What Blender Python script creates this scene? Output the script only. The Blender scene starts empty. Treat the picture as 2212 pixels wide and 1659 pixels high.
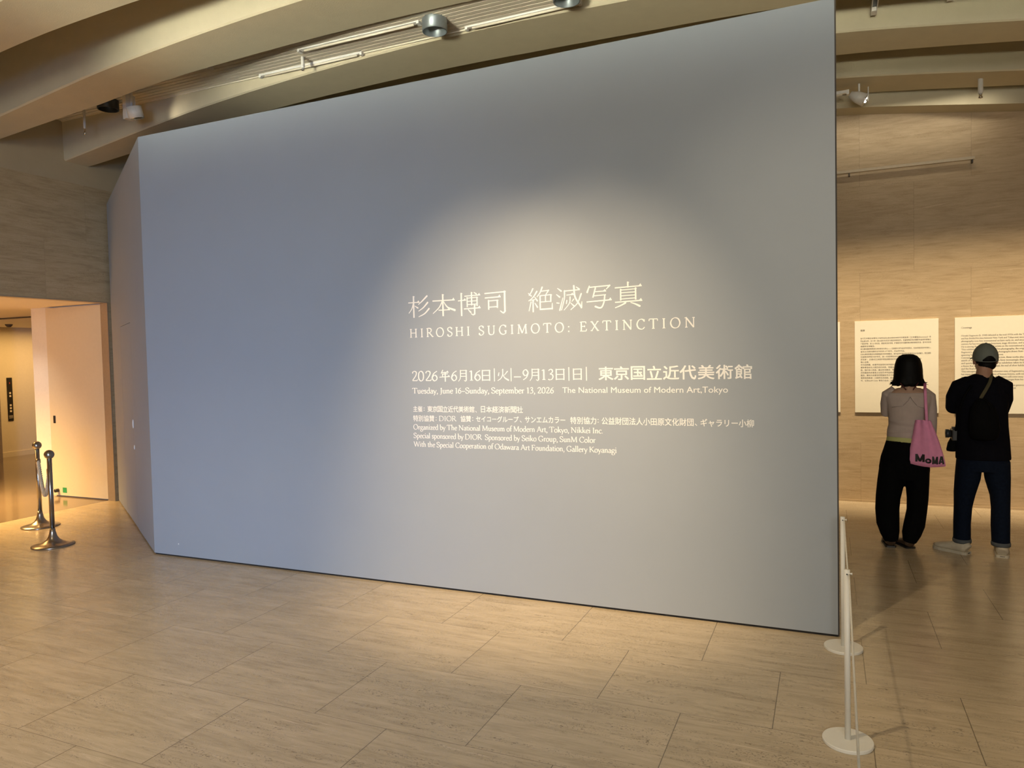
import bpy, bmesh, math, random
from mathutils import Vector, Matrix

S = bpy.context.scene
COL = S.collection
R = math.radians
random.seed(7)

# ------------------------------------------------------------------ camera
cd = bpy.data.cameras.new('camera_main')
cam = bpy.data.objects.new('camera_main', cd); COL.objects.link(cam)
cd.sensor_width = 36.0
cd.lens = 1564.9 / 2212 * 36.0
YAW, PIT, ROL, HC = -0.41132, -0.03633, -0.02256, 1.62
cy, sy, cp, sp = math.cos(YAW), math.sin(YAW), math.cos(PIT), math.sin(PIT)
fw = Vector((sy * cp, cy * cp, sp)); rt = Vector((cy, -sy, 0)); up = rt.cross(fw)
r2 = rt * math.cos(ROL) + up * math.sin(ROL); u2 = up * math.cos(ROL) - rt * math.sin(ROL)
cam.matrix_world = Matrix(((r2.x, u2.x, -fw.x, 0), (r2.y, u2.y, -fw.y, 0), (r2.z, u2.z, -fw.z, HC), (0, 0, 0, 1)))
cd.clip_start = 0.02
S.camera = cam

# ------------------------------------------------------------------ world, exposure
W = bpy.data.worlds.new('world'); S.world = W; W.use_nodes = True
W.node_tree.nodes['Background'].inputs[0].default_value = (0.72, 0.66, 0.58, 1)
W.node_tree.nodes['Background'].inputs[1].default_value = 0.07
S.view_settings.view_transform = 'Standard'; S.view_settings.look = 'None'
S.view_settings.exposure = 0.0; S.view_settings.gamma = 1.0; S.view_settings.use_curve_mapping = False


def area(name, loc, aim, sx, sy_, power, color, spread=180):
    l = bpy.data.lights.new(name, 'AREA'); l.shape = 'RECTANGLE'; l.size = sx; l.size_y = sy_
    l.energy = power; l.color = color; l.spread = R(spread)
    o = bpy.data.objects.new(name, l); COL.objects.link(o)
    o.location = loc; o.rotation_euler = (Vector(aim) - Vector(loc)).to_track_quat('-Z', 'Y').to_euler()
    return o


def spot(name, loc, aim, power, color, ang=60, blend=0.5, rad=0.04):
    l = bpy.data.lights.new(name, 'SPOT'); l.energy = power; l.color = color
    l.spot_size = R(ang); l.spot_blend = blend; l.shadow_soft_size = rad
    o = bpy.data.objects.new(name, l); COL.objects.link(o)
    o.location = loc; o.rotation_euler = (Vector(aim) - Vector(loc)).to_track_quat('-Z', 'Y').to_euler()
    return o


WARM = (1.0, 0.78, 0.49); AMBER = (1.0, 0.60, 0.20)
# daylight from the glazed entrance behind the camera
area('daylight_entrance', (1.0, -5.5, 3.2), (-2.5, 4.4, 2.4), 5.0, 1.8, 270, (1.0, 0.96, 0.85))
area('ceiling_fill', (-0.9, -3.0, 2.0), (-0.9, 6.6, 4.95), 9.0, 0.9, 34, (1.0, 0.97, 0.76), 12)  # added fill, no real fixture: brightens the near faces of the ribs
area('daylight_low', (0.6, -5.0, 1.2), (-5.3, 4.4, 0.3), 1.4, 1.4, 38, (0.34, 0.57, 1.0), 50)
# gallery spots on the ceiling tracks
spot('spot_title', (-1.05, 2.15, 4.30), (-1.58, 4.42, 0.95), 480, (1.0, 0.73, 0.42), 46, 1.0, 0.05)
spot('spot_title_second', (-2.15, 2.10, 4.30), (-2.0, 4.42, 0.95), 480, (1.0, 0.73, 0.42), 46, 1.0, 0.05)
spot('spot_wide', (-1.05, 2.12, 4.30), (1.1, 4.5, 0.0), 172, WARM, 72, 1.0, 0.04)
spot('spot_floor_centre', (-2.6, 1.9, 4.2), (-2.4, 2.8, 0.0), 80, WARM, 76, 1.0, 0.08)
spot('spot_floor_left', (-4.6, 1.0, 4.2), (-4.4, 2.0, 0.0), 300, WARM, 84, 1.0, 0.08)
area('wall_washers', (1.1, 7.42, 4.16), (1.1, 8.52, 1.22), 4.0, 0.10, 29, (1.0, 0.77, 0.47), 38)
area('wall_top_wash', (1.3, 8.10, 4.08), (1.3, 8.52, 3.75), 2.8, 0.05, 2.2, (1.0, 0.90, 0.70), 85)
# lift lobby lamps
area('lobby_lamps', (-9.8, 4.1, 2.34), (-9.8, 4.1, 0.0), 1.8, 1.6, 310, AMBER, 108)
area('lobby_lamps_far', (-12.7, 8.6, 2.33), (-12.7, 8.6, 0.0), 1.4, 2.0, 44, AMBER)
spot('lobby_downlight', (-9.5, 4.9, 2.3), (-9.25, 6.05, 1.0), 40, (1.0, 0.88, 0.76), 60, 1.0, 0.1)


# ------------------------------------------------------------------ node helpers
class NT:
    def __init__(s, name):
        s.m = bpy.data.materials.new(name); s.m.use_nodes = True
        s.t = s.m.node_tree; s.b = s.t.nodes['Principled BSDF']

    def new(s, typ, **kw):
        n = s.t.nodes.new(typ)
        for k, v in kw.items(): setattr(n, k, v)
        return n

    def link(s, a, b): s.t.links.new(a, b)

    def put(s, sock, v):
        if hasattr(v, 'is_linked') or hasattr(v, 'links'): s.link(v, sock)
        else: sock.default_value = v

    def math(s, op, a, b=None, c=None, clamp=False):
        n = s.new('ShaderNodeMath', operation=op, use_clamp=clamp)
        s.put(n.inputs[0], a)
        if b is not None: s.put(n.inputs[1], b)
        if c is not None: s.put(n.inputs[2], c)
        return n.outputs[0]

    def pos(s):
        g = s.new('ShaderNodeNewGeometry'); x = s.new('ShaderNodeSeparateXYZ')
        s.link(g.outputs['Position'], x.inputs[0]); return x.outputs

    def vec(s, x, y, z):
        n = s.new('ShaderNodeCombineXYZ')
        for i, v in enumerate((x, y, z)): s.put(n.inputs[i], v)
        return n.outputs[0]

    def noise(s, vec, scale=1.0, detail=4.0, rough=0.6, dist=0.0):
        n = s.new('ShaderNodeTexNoise')
        s.link(vec, n.inputs['Vector']); n.inputs['Scale'].default_value = scale
        n.inputs['Detail'].default_value = detail; n.inputs['Roughness'].default_value = rough
        n.inputs['Distortion'].default_value = dist
        return n.outputs[0]

    def ramp(s, fac, stops):
        n = s.new('ShaderNodeValToRGB'); e = n.color_ramp.elements
        while len(e) < len(stops): e.new(0.5)
        for i, (p, c) in enumerate(stops): e[i].position = p; e[i].color = (*c, 1)
        s.link(fac, n.inputs[0]); return n.outputs[0]

    def mix(s, fac, a, b, mode='MIX'):
        n = s.new('ShaderNodeMix', data_type='RGBA', blend_type=mode)
        s.put(n.inputs[0], fac); s.put(n.inputs[6], a); s.put(n.inputs[7], b)
        return n.outputs[2]

    def step(s, v, lo, hi):
        n = s.new('ShaderNodeMapRange', interpolation_type='SMOOTHSTEP')
        s.link(v, n.inputs[0]); n.inputs[1].default_value = lo; n.inputs[2].default_value = hi
        return n.outputs[0]

    def bump(s, h, strength, dist):
        n = s.new('ShaderNodeBump'); s.link(h, n.inputs['Height'])
        n.inputs['Strength'].default_value = strength; n.inputs['Distance'].default_value = dist
        s.link(n.outputs[0], s.b.inputs['Normal'])

    def set(s, **kw):
        for k, v in kw.items():
            i = s.b.inputs[k.replace('_', ' ')]
            s.put(i, v)


def plain(name, col, rough=0.6, metal=0.0, var=0.05, scale=30.0, bump=0.0, bscale=200.0, **kw):
    n = NT(name)
    tc = n.new('ShaderNodeTexCoord').outputs['Object']
    f = n.noise(tc, scale, 3.0)
    c1 = tuple(max(0, c * (1 - var)) for c in col); c2 = tuple(min(1, c * (1 + var)) for c in col)
    n.set(Base_Color=n.ramp(f, [(0.3, c1), (0.7, c2)]), Roughness=rough, Metallic=metal, **kw)
    if bump: n.bump(n.noise(tc, bscale, 2.0), bump, 0.002)
    return n.m


def travertine(name, mode, u0, v0, tw, th, light, mid, dark, rough, pit=1.0, shift=0.5, ju=0.002, jv=0.0012, jdark=0.35, spec=0.5):
    n = NT(name); p = n.pos()
    u, v = {'floor': (p[0], p[1]), 'xz': (p[0], p[2]), 'yz': (p[1], p[2])}[mode]
    vv = n.math('DIVIDE', n.math('SUBTRACT', v, v0), th)
    row = n.math('FLOOR', vv); fv = n.math('FRACT', vv)
    par = n.math('FLOORED_MODULO', row, 2.0)
    uu = n.math('DIVIDE', n.math('SUBTRACT', n.math('SUBTRACT', u, u0), n.math('MULTIPLY', par, tw * shift)), tw)
    colu = n.math('FLOOR', uu); fu = n.math('FRACT', uu)
    du = n.math('MULTIPLY', n.math('MINIMUM', fu, n.math('SUBTRACT', 1.0, fu)), tw)
    dv = n.math('MULTIPLY', n.math('MINIMUM', fv, n.math('SUBTRACT', 1.0, fv)), th)
    joint = n.math('MAXIMUM', n.math('LESS_THAN', du, ju), n.math('LESS_THAN', dv, jv))
    wn = n.new('ShaderNodeTexWhiteNoise', noise_dimensions='2D')
    n.link(n.vec(colu, row, 0.0), wn.inputs['Vector']); r = wn.outputs['Value']
    off = n.math('MULTIPLY', r, 40.0)
    a = n.noise(n.vec(n.math('MULTIPLY_ADD', u, 2.2, off), n.math('MULTIPLY', v, 11.0), off), 1.0, 8.0, 0.66, 0.8)
    b = n.noise(n.vec(n.math('MULTIPLY_ADD', u, 5.0, off), n.math('MULTIPLY', v, 55.0), off), 1.0, 4.0, 0.65, 0.3)
    f = n.math('ADD', n.math('MULTIPLY', a, 0.55), n.math('MULTIPLY', b, 0.45))
    base = n.ramp(f, [(0.36, dark), (0.48, mid), (0.60, light)])
    base = n.mix(n.step(n.noise(n.vec(n.math('MULTIPLY_ADD', u, 1.8, off), n.math('MULTIPLY', v, 26.0), off), 1.0, 5.0, 0.6, 1.0), 0.62, 0.72), base,
                 (min(1, light[0] * 1.08), min(1, light[1] * 1.09), min(1, light[2] * 1.12), 1))
    tone = n.math('MULTIPLY_ADD', r, 0.05, 0.975)
    base = n.mix(1.0, base, n.vec(tone, tone, tone), 'MULTIPLY')
    band = n.step(n.noise(n.vec(n.math('MULTIPLY_ADD', u, 1.3, off), n.math('MULTIPLY', v, 17.0), off), 1.0, 4.0, 0.65, 0.7), 0.42, 0.60)
    pn = n.noise(n.vec(n.math('MULTIPLY', u, 120.0), n.math('MULTIPLY', v, 200.0), off), 1.0, 2.0, 0.55)
    big = n.noise(n.vec(n.math('MULTIPLY', u, 42.0), n.math('MULTIPLY', v, 95.0), off), 1.0, 2.0, 0.5)
    pits = n.math('MULTIPLY', n.math('MAXIMUM', n.step(pn, 0.575, 0.64), n.step(big, 0.64, 0.69)), n.math('MULTIPLY', band, 0.75 * pit), clamp=True)
    base = n.mix(pits, base, (dark[0] * 0.38, dark[1] * 0.35, dark[2] * 0.32, 1))
    base = n.mix(n.math('MULTIPLY', joint, 1.0 - jdark), base, (0.06, 0.045, 0.03, 1))
    n.set(Base_Color=base, Roughness=n.math('MULTIPLY_ADD', pits, 0.4, rough), Specular_IOR_Level=spec)
    h = n.math('SUBTRACT', n.math('MULTIPLY', pn, 0.05), n.math('MAXIMUM', pits, joint))
    n.bump(h, 0.35, 0.003)
    return n.m


M = {}
M['floor'] = travertine('floor_travertine', 'floor', -0.228, 3.237, 0.7815, 0.601, (0.62, 0.515, 0.375), (0.54, 0.445, 0.315), (0.44, 0.355, 0.245), 0.24, 1.0, 0.5, 0.0019, 0.0011, 0.3)
M['wall_x'] = travertine('wall_travertine_back', 'xz', 0.318, 3.33, 1.004, 0.9, (0.58, 0.45, 0.295), (0.52, 0.395, 0.25), (0.44, 0.325, 0.20), 0.5, 0.28, 0.5, 0.0012, 0.0008, 0.6, 0.3)
M['wall_y'] = travertine('wall_travertine_left', 'yz', 0.3, 2.385, 1.0, 0.67, (0.52, 0.41, 0.255), (0.46, 0.36, 0.215), (0.38, 0.29, 0.17), 0.5, 0.4, 0.5, 0.0010, 0.0008, 0.7, 0.3)
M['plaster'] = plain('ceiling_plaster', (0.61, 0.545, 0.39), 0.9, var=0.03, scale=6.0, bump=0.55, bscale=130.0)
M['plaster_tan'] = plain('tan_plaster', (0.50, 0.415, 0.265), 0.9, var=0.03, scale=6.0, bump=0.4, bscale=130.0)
M['paint_wall'] = plain('exhibition_wall_paint', (0.375, 0.422, 0.49), 0.75, var=0.012, scale=3.0, Specular_IOR_Level=0.2)
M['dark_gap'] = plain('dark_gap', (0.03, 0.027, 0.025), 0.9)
M['edge_dark'] = plain('wall_edge_strip', (0.10, 0.085, 0.075), 0.8)
M['vinyl'] = plain('white_vinyl', (0.94, 0.95, 0.96), 0.6, var=0.01)
M['white_paint'] = plain('cream_white_paint', (0.82, 0.77, 0.68), 0.6, var=0.02)
M['lobby_wall'] = plain('lobby_wall_paint', (0.78, 0.70, 0.58), 0.7, var=0.02)
M['door'] = plain('door_laminate', (0.72, 0.62, 0.44), 0.5, var=0.015)
M['steel_frame'] = plain('frame_metal_bronze', (0.50, 0.41, 0.29), 0.45, 0.5)
M['lobby_floor'] = plain('lobby_polished_floor', (0.22, 0.165, 0.12), 0.12, var=0.08, scale=2.0, Specular_IOR_Level=0.6)
M['steel'] = plain('brushed_steel', (0.42, 0.39, 0.36), 0.28, 1.0, var=0.04)
M['rope'] = plain('rope_cream', (0.70, 0.62, 0.47), 0.85, var=0.1)
M['post'] = plain('post_white', (0.84, 0.83, 0.78), 0.45, var=0.02)
M['cord'] = plain('elastic_cord_white', (0.86, 0.84, 0.78), 0.7)
M['alu'] = plain('louvre_aluminium', (0.80, 0.73, 0.60), 0.45, 0.0, var=0.03)
M['lamp_grey'] = plain('lamp_grey_metal', (0.30, 0.34, 0.36), 0.4, 0.6)
M['lamp_dark'] = plain('lamp_inside_dark', (0.05, 0.055, 0.06), 0.35, 0.3)
M['lamp_white'] = plain('lamp_white_plastic', (0.80, 0.78, 0.74), 0.45)
M['chrome'] = plain('chrome', (0.85, 0.85, 0.85), 0.12, 1.0, var=0.01)
M['black'] = plain('black_plastic', (0.02, 0.018, 0.016), 0.4)
M['panel'] = plain('text_panel_board', (0.90, 0.86, 0.74), 0.7, var=0.01)
M['ink'] = plain('printed_ink', (0.09, 0.075, 0.06), 0.8)
M['button'] = plain('lift_button_cream', (0.85, 0.75, 0.65), 0.5)
M['red'] = plain('lift_lamp_red', (0.6, 0.06, 0.03), 0.5)
M['green'] = plain('green_sticker', (0.03, 0.30, 0.10), 0.5)
M['skin'] = plain('skin', (0.50, 0.31, 0.22), 0.55, var=0.06)
M['skin_m'] = plain('skin_tan', (0.40, 0.22, 0.15), 0.55, var=0.06)
M['hair'] = plain('black_hair', (0.004, 0.0035, 0.003), 0.6, var=0.3, scale=120, Specular_IOR_Level=0.15)
M['eye'] = plain('eye_white', (0.8, 0.78, 0.75), 0.3)
M['lip'] = plain('lips', (0.42, 0.17, 0.15), 0.5)
M['top'] = plain('sheer_mauve_knit', (0.54, 0.44, 0.40), 0.9, var=0.06, scale=14, bump=0.3, bscale=120)
M['top_line'] = plain('underlayer_grey', (0.44, 0.36, 0.33), 0.9)
M['lime'] = plain('lime_undershirt', (0.55, 0.55, 0.22), 0.9)
M['pants'] = plain('black_trousers', (0.0025, 0.0025, 0.003), 0.9, var=0.2, Specular_IOR_Level=0.1)
M['loafer'] = plain('brown_leather_shoe', (0.10, 0.06, 0.035), 0.45, var=0.2)
M['bead'] = plain('dark_red_beads', (0.10, 0.015, 0.015), 0.4)
M['pink'] = plain('pink_canvas', (0.90, 0.34, 0.57), 0.9, var=0.05, scale=20, bump=0.25, bscale=300)
M['cap'] = plain('grey_green_cap', (0.17, 0.19, 0.17), 0.9, var=0.06, bump=0.2, bscale=300)
M['navy'] = plain('navy_jacket', (0.004, 0.004, 0.0075), 0.9, var=0.15, Specular_IOR_Level=0.1)
M['jeans'] = plain('dark_indigo_denim', (0.0055, 0.0095, 0.022), 0.9, var=0.2, scale=60, Specular_IOR_Level=0.1)
M['cuff'] = plain('denim_cuff_grey', (0.10, 0.11, 0.12), 0.9)
M['canvas_shoe'] = plain('off_white_canvas', (0.62, 0.55, 0.43), 0.8, var=0.06)
M['olive'] = plain('olive_webbing', (0.07, 0.06, 0.03), 0.9)
M['bag_black'] = plain('black_nylon', (0.0025, 0.0025, 0.003), 0.9, var=0.2, Specular_IOR_Level=0.12)


# ------------------------------------------------------------------ object helpers
def obj(name, bm, mat, parent=None, smooth=False, loc=None):
    me = bpy.data.meshes.new(name); bm.normal_update(); bm.to_mesh(me); bm.free()
    if mat is not None: me.materials.append(M[mat] if isinstance(mat, str) else mat)
    if smooth:
        for p in me.polygons: p.use_smooth = True
    o = bpy.data.objects.new(name, me); COL.objects.link(o)
    if parent is not None: o.parent = parent
    if loc is not None: o.location = loc
    return o


def tag(o, label=None, cat=None, group=None, kind=None):
    if label: o['label'] = label
    if cat: o['category'] = cat
    if group: o['group'] = group
    if kind: o['kind'] = kind
    return o


def thing(name, label, cat, loc=(0, 0, 0), rz=0.0, group=None):
    o = bpy.data.objects.new(name, None); COL.objects.link(o)
    o.empty_display_size = 0.1; o.location = loc; o.rotation_euler = (0, 0, rz)
    return tag(o, label, cat, group)


def struct(name, bm, mat, label, parent=None, smooth=False):
    o = obj(name, bm, mat, parent, smooth); tag(o, label, None, None, 'structure'); return o


def copy_tree(o, parent=None):
    c = o.copy(); COL.objects.link(c)
    if parent is not None: c.parent = parent
    for ch in list(o.children): copy_tree(ch, c)
    return c


def box(bm, x0, x1, y0, y1, z0, z1):
    v = [bm.verts.new(p) for p in ((x0, y0, z0), (x1, y0, z0), (x1, y1, z0), (x0, y1, z0), (x0, y0, z1), (x1, y0, z1), (x1, y1, z1), (x0, y1, z1))]
    for f in ((3, 2, 1, 0), (4, 5, 6, 7), (0, 1, 5, 4), (1, 2, 6, 5), (2, 3, 7, 6), (3, 0, 4, 7)): bm.faces.new([v[i] for i in f])
    return v


def BX(*a):
    bm = bmesh.new(); box(bm, *a); return bm


def bevel(bm, w, seg=2):
    bmesh.ops.bevel(bm, geom=list(bm.edges), offset=w, segments=seg, affect='EDGES', profile=0.6); return bm


def prism(bm, pts, z0, z1):
    """vertical prism over a plan outline (counter-clockwise)"""
    lo = [bm.verts.new((x, y, z0)) for x, y in pts]; hi = [bm.verts.new((x, y, z1)) for x, y in pts]
    n = len(pts)
    bm.faces.new(lo[::-1]); bm.faces.new(hi)
    for i in range(n): bm.faces.new((lo[i], lo[(i + 1) % n], hi[(i + 1) % n], hi[i]))


def lathe(bm, prof, n=32, c=(0, 0), cap=True):
    rings = []
    for r, z in prof:
        if r <= 1e-6: rings.append([bm.verts.new((c[0], c[1], z))])
        else: rings.append([bm.verts.new((c[0] + r * math.cos(2 * math.pi * i / n), c[1] + r * math.sin(2 * math.pi * i / n), z)) for i in range(n)])
    for a, b in zip(rings, rings[1:]):
        for i in range(n):
            j = (i + 1) % n
            if len(a) == 1 and len(b) == 1: continue
            if len(a) == 1: bm.faces.new((a[0], b[j], b[i]))
            elif len(b) == 1: bm.faces.new((a[i], a[j], b[0]))
            else: bm.faces.new((a[i], a[j], b[j], b[i]))
    bmesh.ops.recalc_face_normals(bm, faces=bm.faces)


def tube(bm, pts, radii, n=16, ref=(1, 0, 0), caps=True):
    """swept tube; radii = number or (rx, ry) per point, rx along ref"""
    pts = [Vector(p) for p in pts]; rings = []
    for i, p in enumerate(pts):
        d = (pts[min(i + 1, len(pts) - 1)] - pts[max(i - 1, 0)])
        if d.length < 1e-9: d = Vector((0, 0, 1))
        d.normalize(); a = Vector(ref); a = a - d * a.dot(d)
        if a.length < 0.15: a = Vector((0, 1, 0.2)); a = a - d * a.dot(d)
        a.normalize(); b = d.cross(a)
        r = radii[i] if isinstance(radii, list) else radii
        rx, ry = r if isinstance(r, (list, tuple)) else (r, r)
        rings.append([bm.verts.new(p + a * rx * math.cos(2 * math.pi * k / n) + b * ry * math.sin(2 * math.pi * k / n)) for k in range(n)])
    for a, b in zip(rings, rings[1:]):
        for k in range(n): bm.faces.new((a[k], a[(k + 1) % n], b[(k + 1) % n], b[k]))
    if caps: bm.faces.new(rings[0][::-1]); bm.faces.new(rings[-1])
    return rings


def ball(bm, c, r, seg=16, ref=None):
    rx, ry, rz = r if isinstance(r, (list, tuple)) else (r, r, r)
    m = Matrix.Translation(c)
    if ref is not None: m = m @ ref
    bmesh.ops.create_uvsphere(bm, u_segments=seg, v_segments=max(8, seg // 2 + 2), radius=1.0, matrix=m @ Matrix.Diagonal((rx, ry, rz, 1)))


def catmull(pts, k=6):
    P = [Vector(p) for p in pts]; out = []
    closed = (P[0] - P[-1]).length < 1e-6
    n = len(P)
    for i in range(n - 1):
        p1, p2 = P[i], P[i + 1]
        p0 = P[i - 1] if i > 0 else (P[-2] if closed else p1 * 2 - p2)
        p3 = P[i + 2] if i + 2 < n else (P[1] if closed else p2 * 2 - p1)
        for j in range(k):
            t = j / k
            out.append(0.5 * ((2 * p1) + (p2 - p0) * t + (2 * p0 - 5 * p1 + 4 * p2 - p3) * t * t + (3 * p1 - p0 - 3 * p2 + p3) * t ** 3))
    out.append(P[-1].copy()); return out


def remesh(name, bm, voxel, mat, parent, smooth_iter=6, loc=None):
    """fuse overlapping closed shells into one continuous surface"""
    me = bpy.data.meshes.new('tmp'); bmesh.ops.recalc_face_normals(bm, faces=bm.faces); bm.to_mesh(me); bm.free()
    o = bpy.data.objects.new('tmp', me); COL.objects.link(o)
    m = o.modifiers.new('r', 'REMESH'); m.mode = 'VOXEL'; m.voxel_size = voxel
    if smooth_iter:
        s = o.modifiers.new('s', 'SMOOTH'); s.iterations = smooth_iter; s.factor = 0.5
    dg = bpy.context.evaluated_depsgraph_get()
    nm = bpy.data.meshes.new_from_object(o.evaluated_get(dg)); nm.name = name
    bpy.data.objects.remove(o); bpy.data.meshes.remove(me)
    nm.materials.clear(); nm.materials.append(M[mat])
    for p in nm.polygons: p.use_smooth = True
    r = bpy.data.objects.new(name, nm); COL.objects.link(r)
    if parent is not None: r.parent = parent
    return r


# ================================================================== THE SETTING
YW = 4.42                      # painted exhibition wall
YB = 8.52                      # travertine back wall
XL = -7.88                     # travertine left wall
XR = 3.2
struct('floor', BX(-8.0, XR + 0.2, -7.5, YB + 0.1, -0.12, 0.0), 'floor', 'floor of warm travertine slabs laid in running bond')
struct('floor_lobby', BX(-16.0, -8.0, 1.0, 11.0, -0.12, 0.0), 'lobby_floor', 'polished brown floor of the lift lobby')

# --- painted exhibition wall with angled return and concealed door
HW = 3.548
P0 = Vector((-5.315, YW)); P1 = Vector((-7.84, 6.05)); D = (P1 - P0); L = D.length; D.normalize(); Nn = Vector((-D.y, D.x))  # Nn points to the back
if Nn.y < 0: Nn = -Nn
bm = bmesh.new()
q = lambda s, o=0.0: (P0.x + D.x * s + Nn.x * o, P0.y + D.y * s + Nn.y * o)
TH = 0.12
jx = P0 + Vector((Nn.x * TH, Nn.y * TH)); tt = (YW + TH - jx.y) / D.y; inner = (jx.x + D.x * tt, YW + TH)
prism(bm, [(P0.x, YW), (0.045, YW), (0.045, YW + TH), inner], 0.015, HW)
d0, d1, dz = 0.375 * L, 0.685 * L, 2.047
G = 0.004
wall = struct('wall_center', bm, 'paint_wall', 'big blue-grey painted exhibition wall across the hall')


def slab(s0, s1, z0, z1, o0=0.0, o1=TH, b=None):
    b = b or bmesh.new(); prism(b, [q(s0, o0), q(s0, o1), q(s1, o1), q(s1, o0)], z0, z1)
    bmesh.ops.recalc_face_normals(b, faces=b.faces); return b


b = bmesh.new()
prism(b, [(P0.x, YW), inner, q(d0 - G, TH), q(d0 - G, 0)], 0.015, HW)
slab(d1 + G, L, 0.015, HW, b=b); slab(d0 - G, d1 + G, dz + G, HW, b=b)
bmesh.ops.recalc_face_normals(b, faces=b.faces)
ret = obj('return_panel', b, 'paint_wall', wall)
obj('seam_backing', slab(d0 - 0.05, d1 + 0.05, 0.0, dz + 0.05, 0.05, 0.06), 'dark_gap', wall)
dr = struct('door_2', slab(d0, d1, 0.02, dz, 0.0, 0.045), 'paint_wall', 'concealed painted door flush in the angled end of the grey wall')
b = bmesh.new(); c = q(d0 + 0.045, -0.004); ball(b, (c[0], c[1], 1.05), (0.008, 0.008, 0.045), 12)
obj('door_handle', b, 'lamp_white', dr, True)
b = bmesh.new(); c = q(d0 + 0.02, -0.002); ball(b, (c[0], c[1], 0.82), (0.007, 0.007, 0.022), 12)
obj('keyhole_cover', b, 'post', dr, True)
b = BX(0.045, 0.053, YW + 0.02, YW + TH, 0.0, HW); obj('edge_strip', b, 'edge_dark', wall)
b = bmesh.new(); box(b, P0.x, 0.045, YW + 0.012, YW + TH, 0.0, 0.0149); slab(0, L, 0.0, 0.0149, 0.012, TH, b)
struct('baseboard_center', b, 'dark_gap', 'dark shadow gap along the foot of the grey wall')
b = bmesh.new(); ball(b, (-5.029, YW - 0.001, 0.113), (0.006, 0.004, 0.006), 10)
obj('white_dot', b, 'vinyl', wall, True)  # small white dot low on the wall face

# --- back wall, left wall, side wall, lobby shell
bm = bmesh.new(); box(bm, -7.9, XR + 0.2, YB, YB + 0.15, 0.0, 4.12)
struct('wall_back', bm, 'wall_x', 'travertine slab back wall carrying the text panels')
b = BX(-1.0, XR, YB - 0.012, YB, 0.0, 0.022); struct('baseboard_back', b, 'wall_x', 'thin stone skirting along the back wall')
bm = bmesh.new()
box(bm, XL - 0.12, XL, -7.5, YB, 2.393, 3.72); box(bm, XL - 0.12, XL, 6.045, YB, 0.0, 2.393); box(bm, XL - 0.12, XL, -7.5, 1.0, 0.0, 2.393)
struct('wall_left', bm, 'wall_y', 'travertine left wall over the lift lobby opening')
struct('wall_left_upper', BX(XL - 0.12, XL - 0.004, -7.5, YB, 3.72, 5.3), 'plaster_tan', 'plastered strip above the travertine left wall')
struct('wall_right', BX(XR, XR + 0.15, -0.5, YB, 0.0, 5.3), 'wall_y', 'travertine wall at the right end of the hall')
b = bmesh.new(); box(b, XL - 0.11, XL + 0.002, 1.0, 6.045, 2.380, 2.392); box(b, XL - 0.12, XL + 0.002, 6.030, 6.044, 0.0, 2.380)
struct('trim_1', b, 'steel_frame', 'bronze metal frame round the lobby opening')
struct('ceiling_lobby', BX(-16.0, XL - 0.12, 1.0, 11.0, 2.387, 2.5), 'lobby_wall', 'low pale ceiling of the lift lobby')
struct('trim_2', BX(-14.0, -9.4, 6.95, 7.06, 2.375, 2.3869), 'edge_dark', 'dark slot across the lobby ceiling')
struct('wall_lobby', BX(-14.0, -13.85, 7.9, 11.0, 0.0, 2.39), 'lobby_wall', 'cream lobby wall with the lift buttons')
struct('baseboard_lobby', BX(-13.85, -13.835, 7.9, 11.0, 0.0, 0.09), 'lobby_wall', 'cream skirting under the lift buttons')
struct('wall_lobby_side', BX(-13.3, -13.0, 7.2, 7.86, 0.0, 2.387), 'steel_frame', 'bronze pier left of the lift buttons')
struct('wall_lobby_near', BX(-12.6, -12.3, 6.4, 7.17, 0.0, 2.387), 'lobby_wall', 'pale pier at the left edge of the lobby')
struct('wall_lobby_end', BX(-9.36, -8.0, 6.085, 6.3, 0.0, 2.387), 'white_paint', 'white wall end behind the open lobby door')
struct('wall_lobby_west', BX(-16.1, -16.0, 1.0, 11.0, 0.0, 2.387), 'lobby_wall', 'cream wall at the west end of the lift lobby')
struct('wall_lobby_south', BX(-16.0, -8.0, 0.9, 1.0, 0.0, 2.387), 'lobby_wall', 'cream wall on the near side of the lift lobby')
struct('wall_lobby_rear', BX(-16, -9.36, 10.9, 11.0, 0.0, 2.387), 'lobby_wall', 'far wall of the lift lobby')

# --- open door leaf in the lobby
bm = bevel(BX(-9.02, -8.005, 6.045, 6.083, 0.012, 2.372), 0.002, 1)
d = struct('door_1', bm, 'door', 'tall cream door leaf standing open in the lobby')
obj('door_handle', bevel(BX(-8.955, -8.915, 6.040, 6.046, 0.925, 1.02), 0.002, 1), 'black', d)
b = bmesh.new(); tube(b, [(-8.925, 6.046, 0.075), (-8.925, 6.0, 0.075)], 0.022, 14); obj('door_stop', b, 'black', d, True)
obj('sticker', BX(-8.84, -8.765, 6.043, 6.0455, 0.05, 0.115), 'green', d)

# --- ceiling with arched ribs
ARC = [(-8.2, 3.93), (-7.88, 3.955), (-7.24, 4.04), (-6.4, 4.15), (-5.75, 4.225), (-4.8, 4.30), (-3.7, 4.355), (-2.6, 4.375), (-1.8, 4.36), (-0.9, 4.325), (0.1, 4.25), (0.8, 4.17), (1.4, 4.09), (2.2, 3.98), (3.3, 3.80)]
ceil = struct('ceiling', BX(-8.1, XR + 0.2, -7.5, YB + 0.2, 5.05, 5.2), 'plaster', 'plastered ceiling with arched ribs')
arc = catmull([(x, 0, z) for x, z in ARC], 5)


WID = [(-8.3, 0.28), (-7.9, 0.29), (-6.4, 0.43), (-5.5, 0.46), (-4.3, 0.53), (-3.5, 0.57), (-2.4, 0.62), (-1.3, 0.60), (0.1, 0.50), (1.4, 0.42), (3.4, 0.30)]


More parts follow.
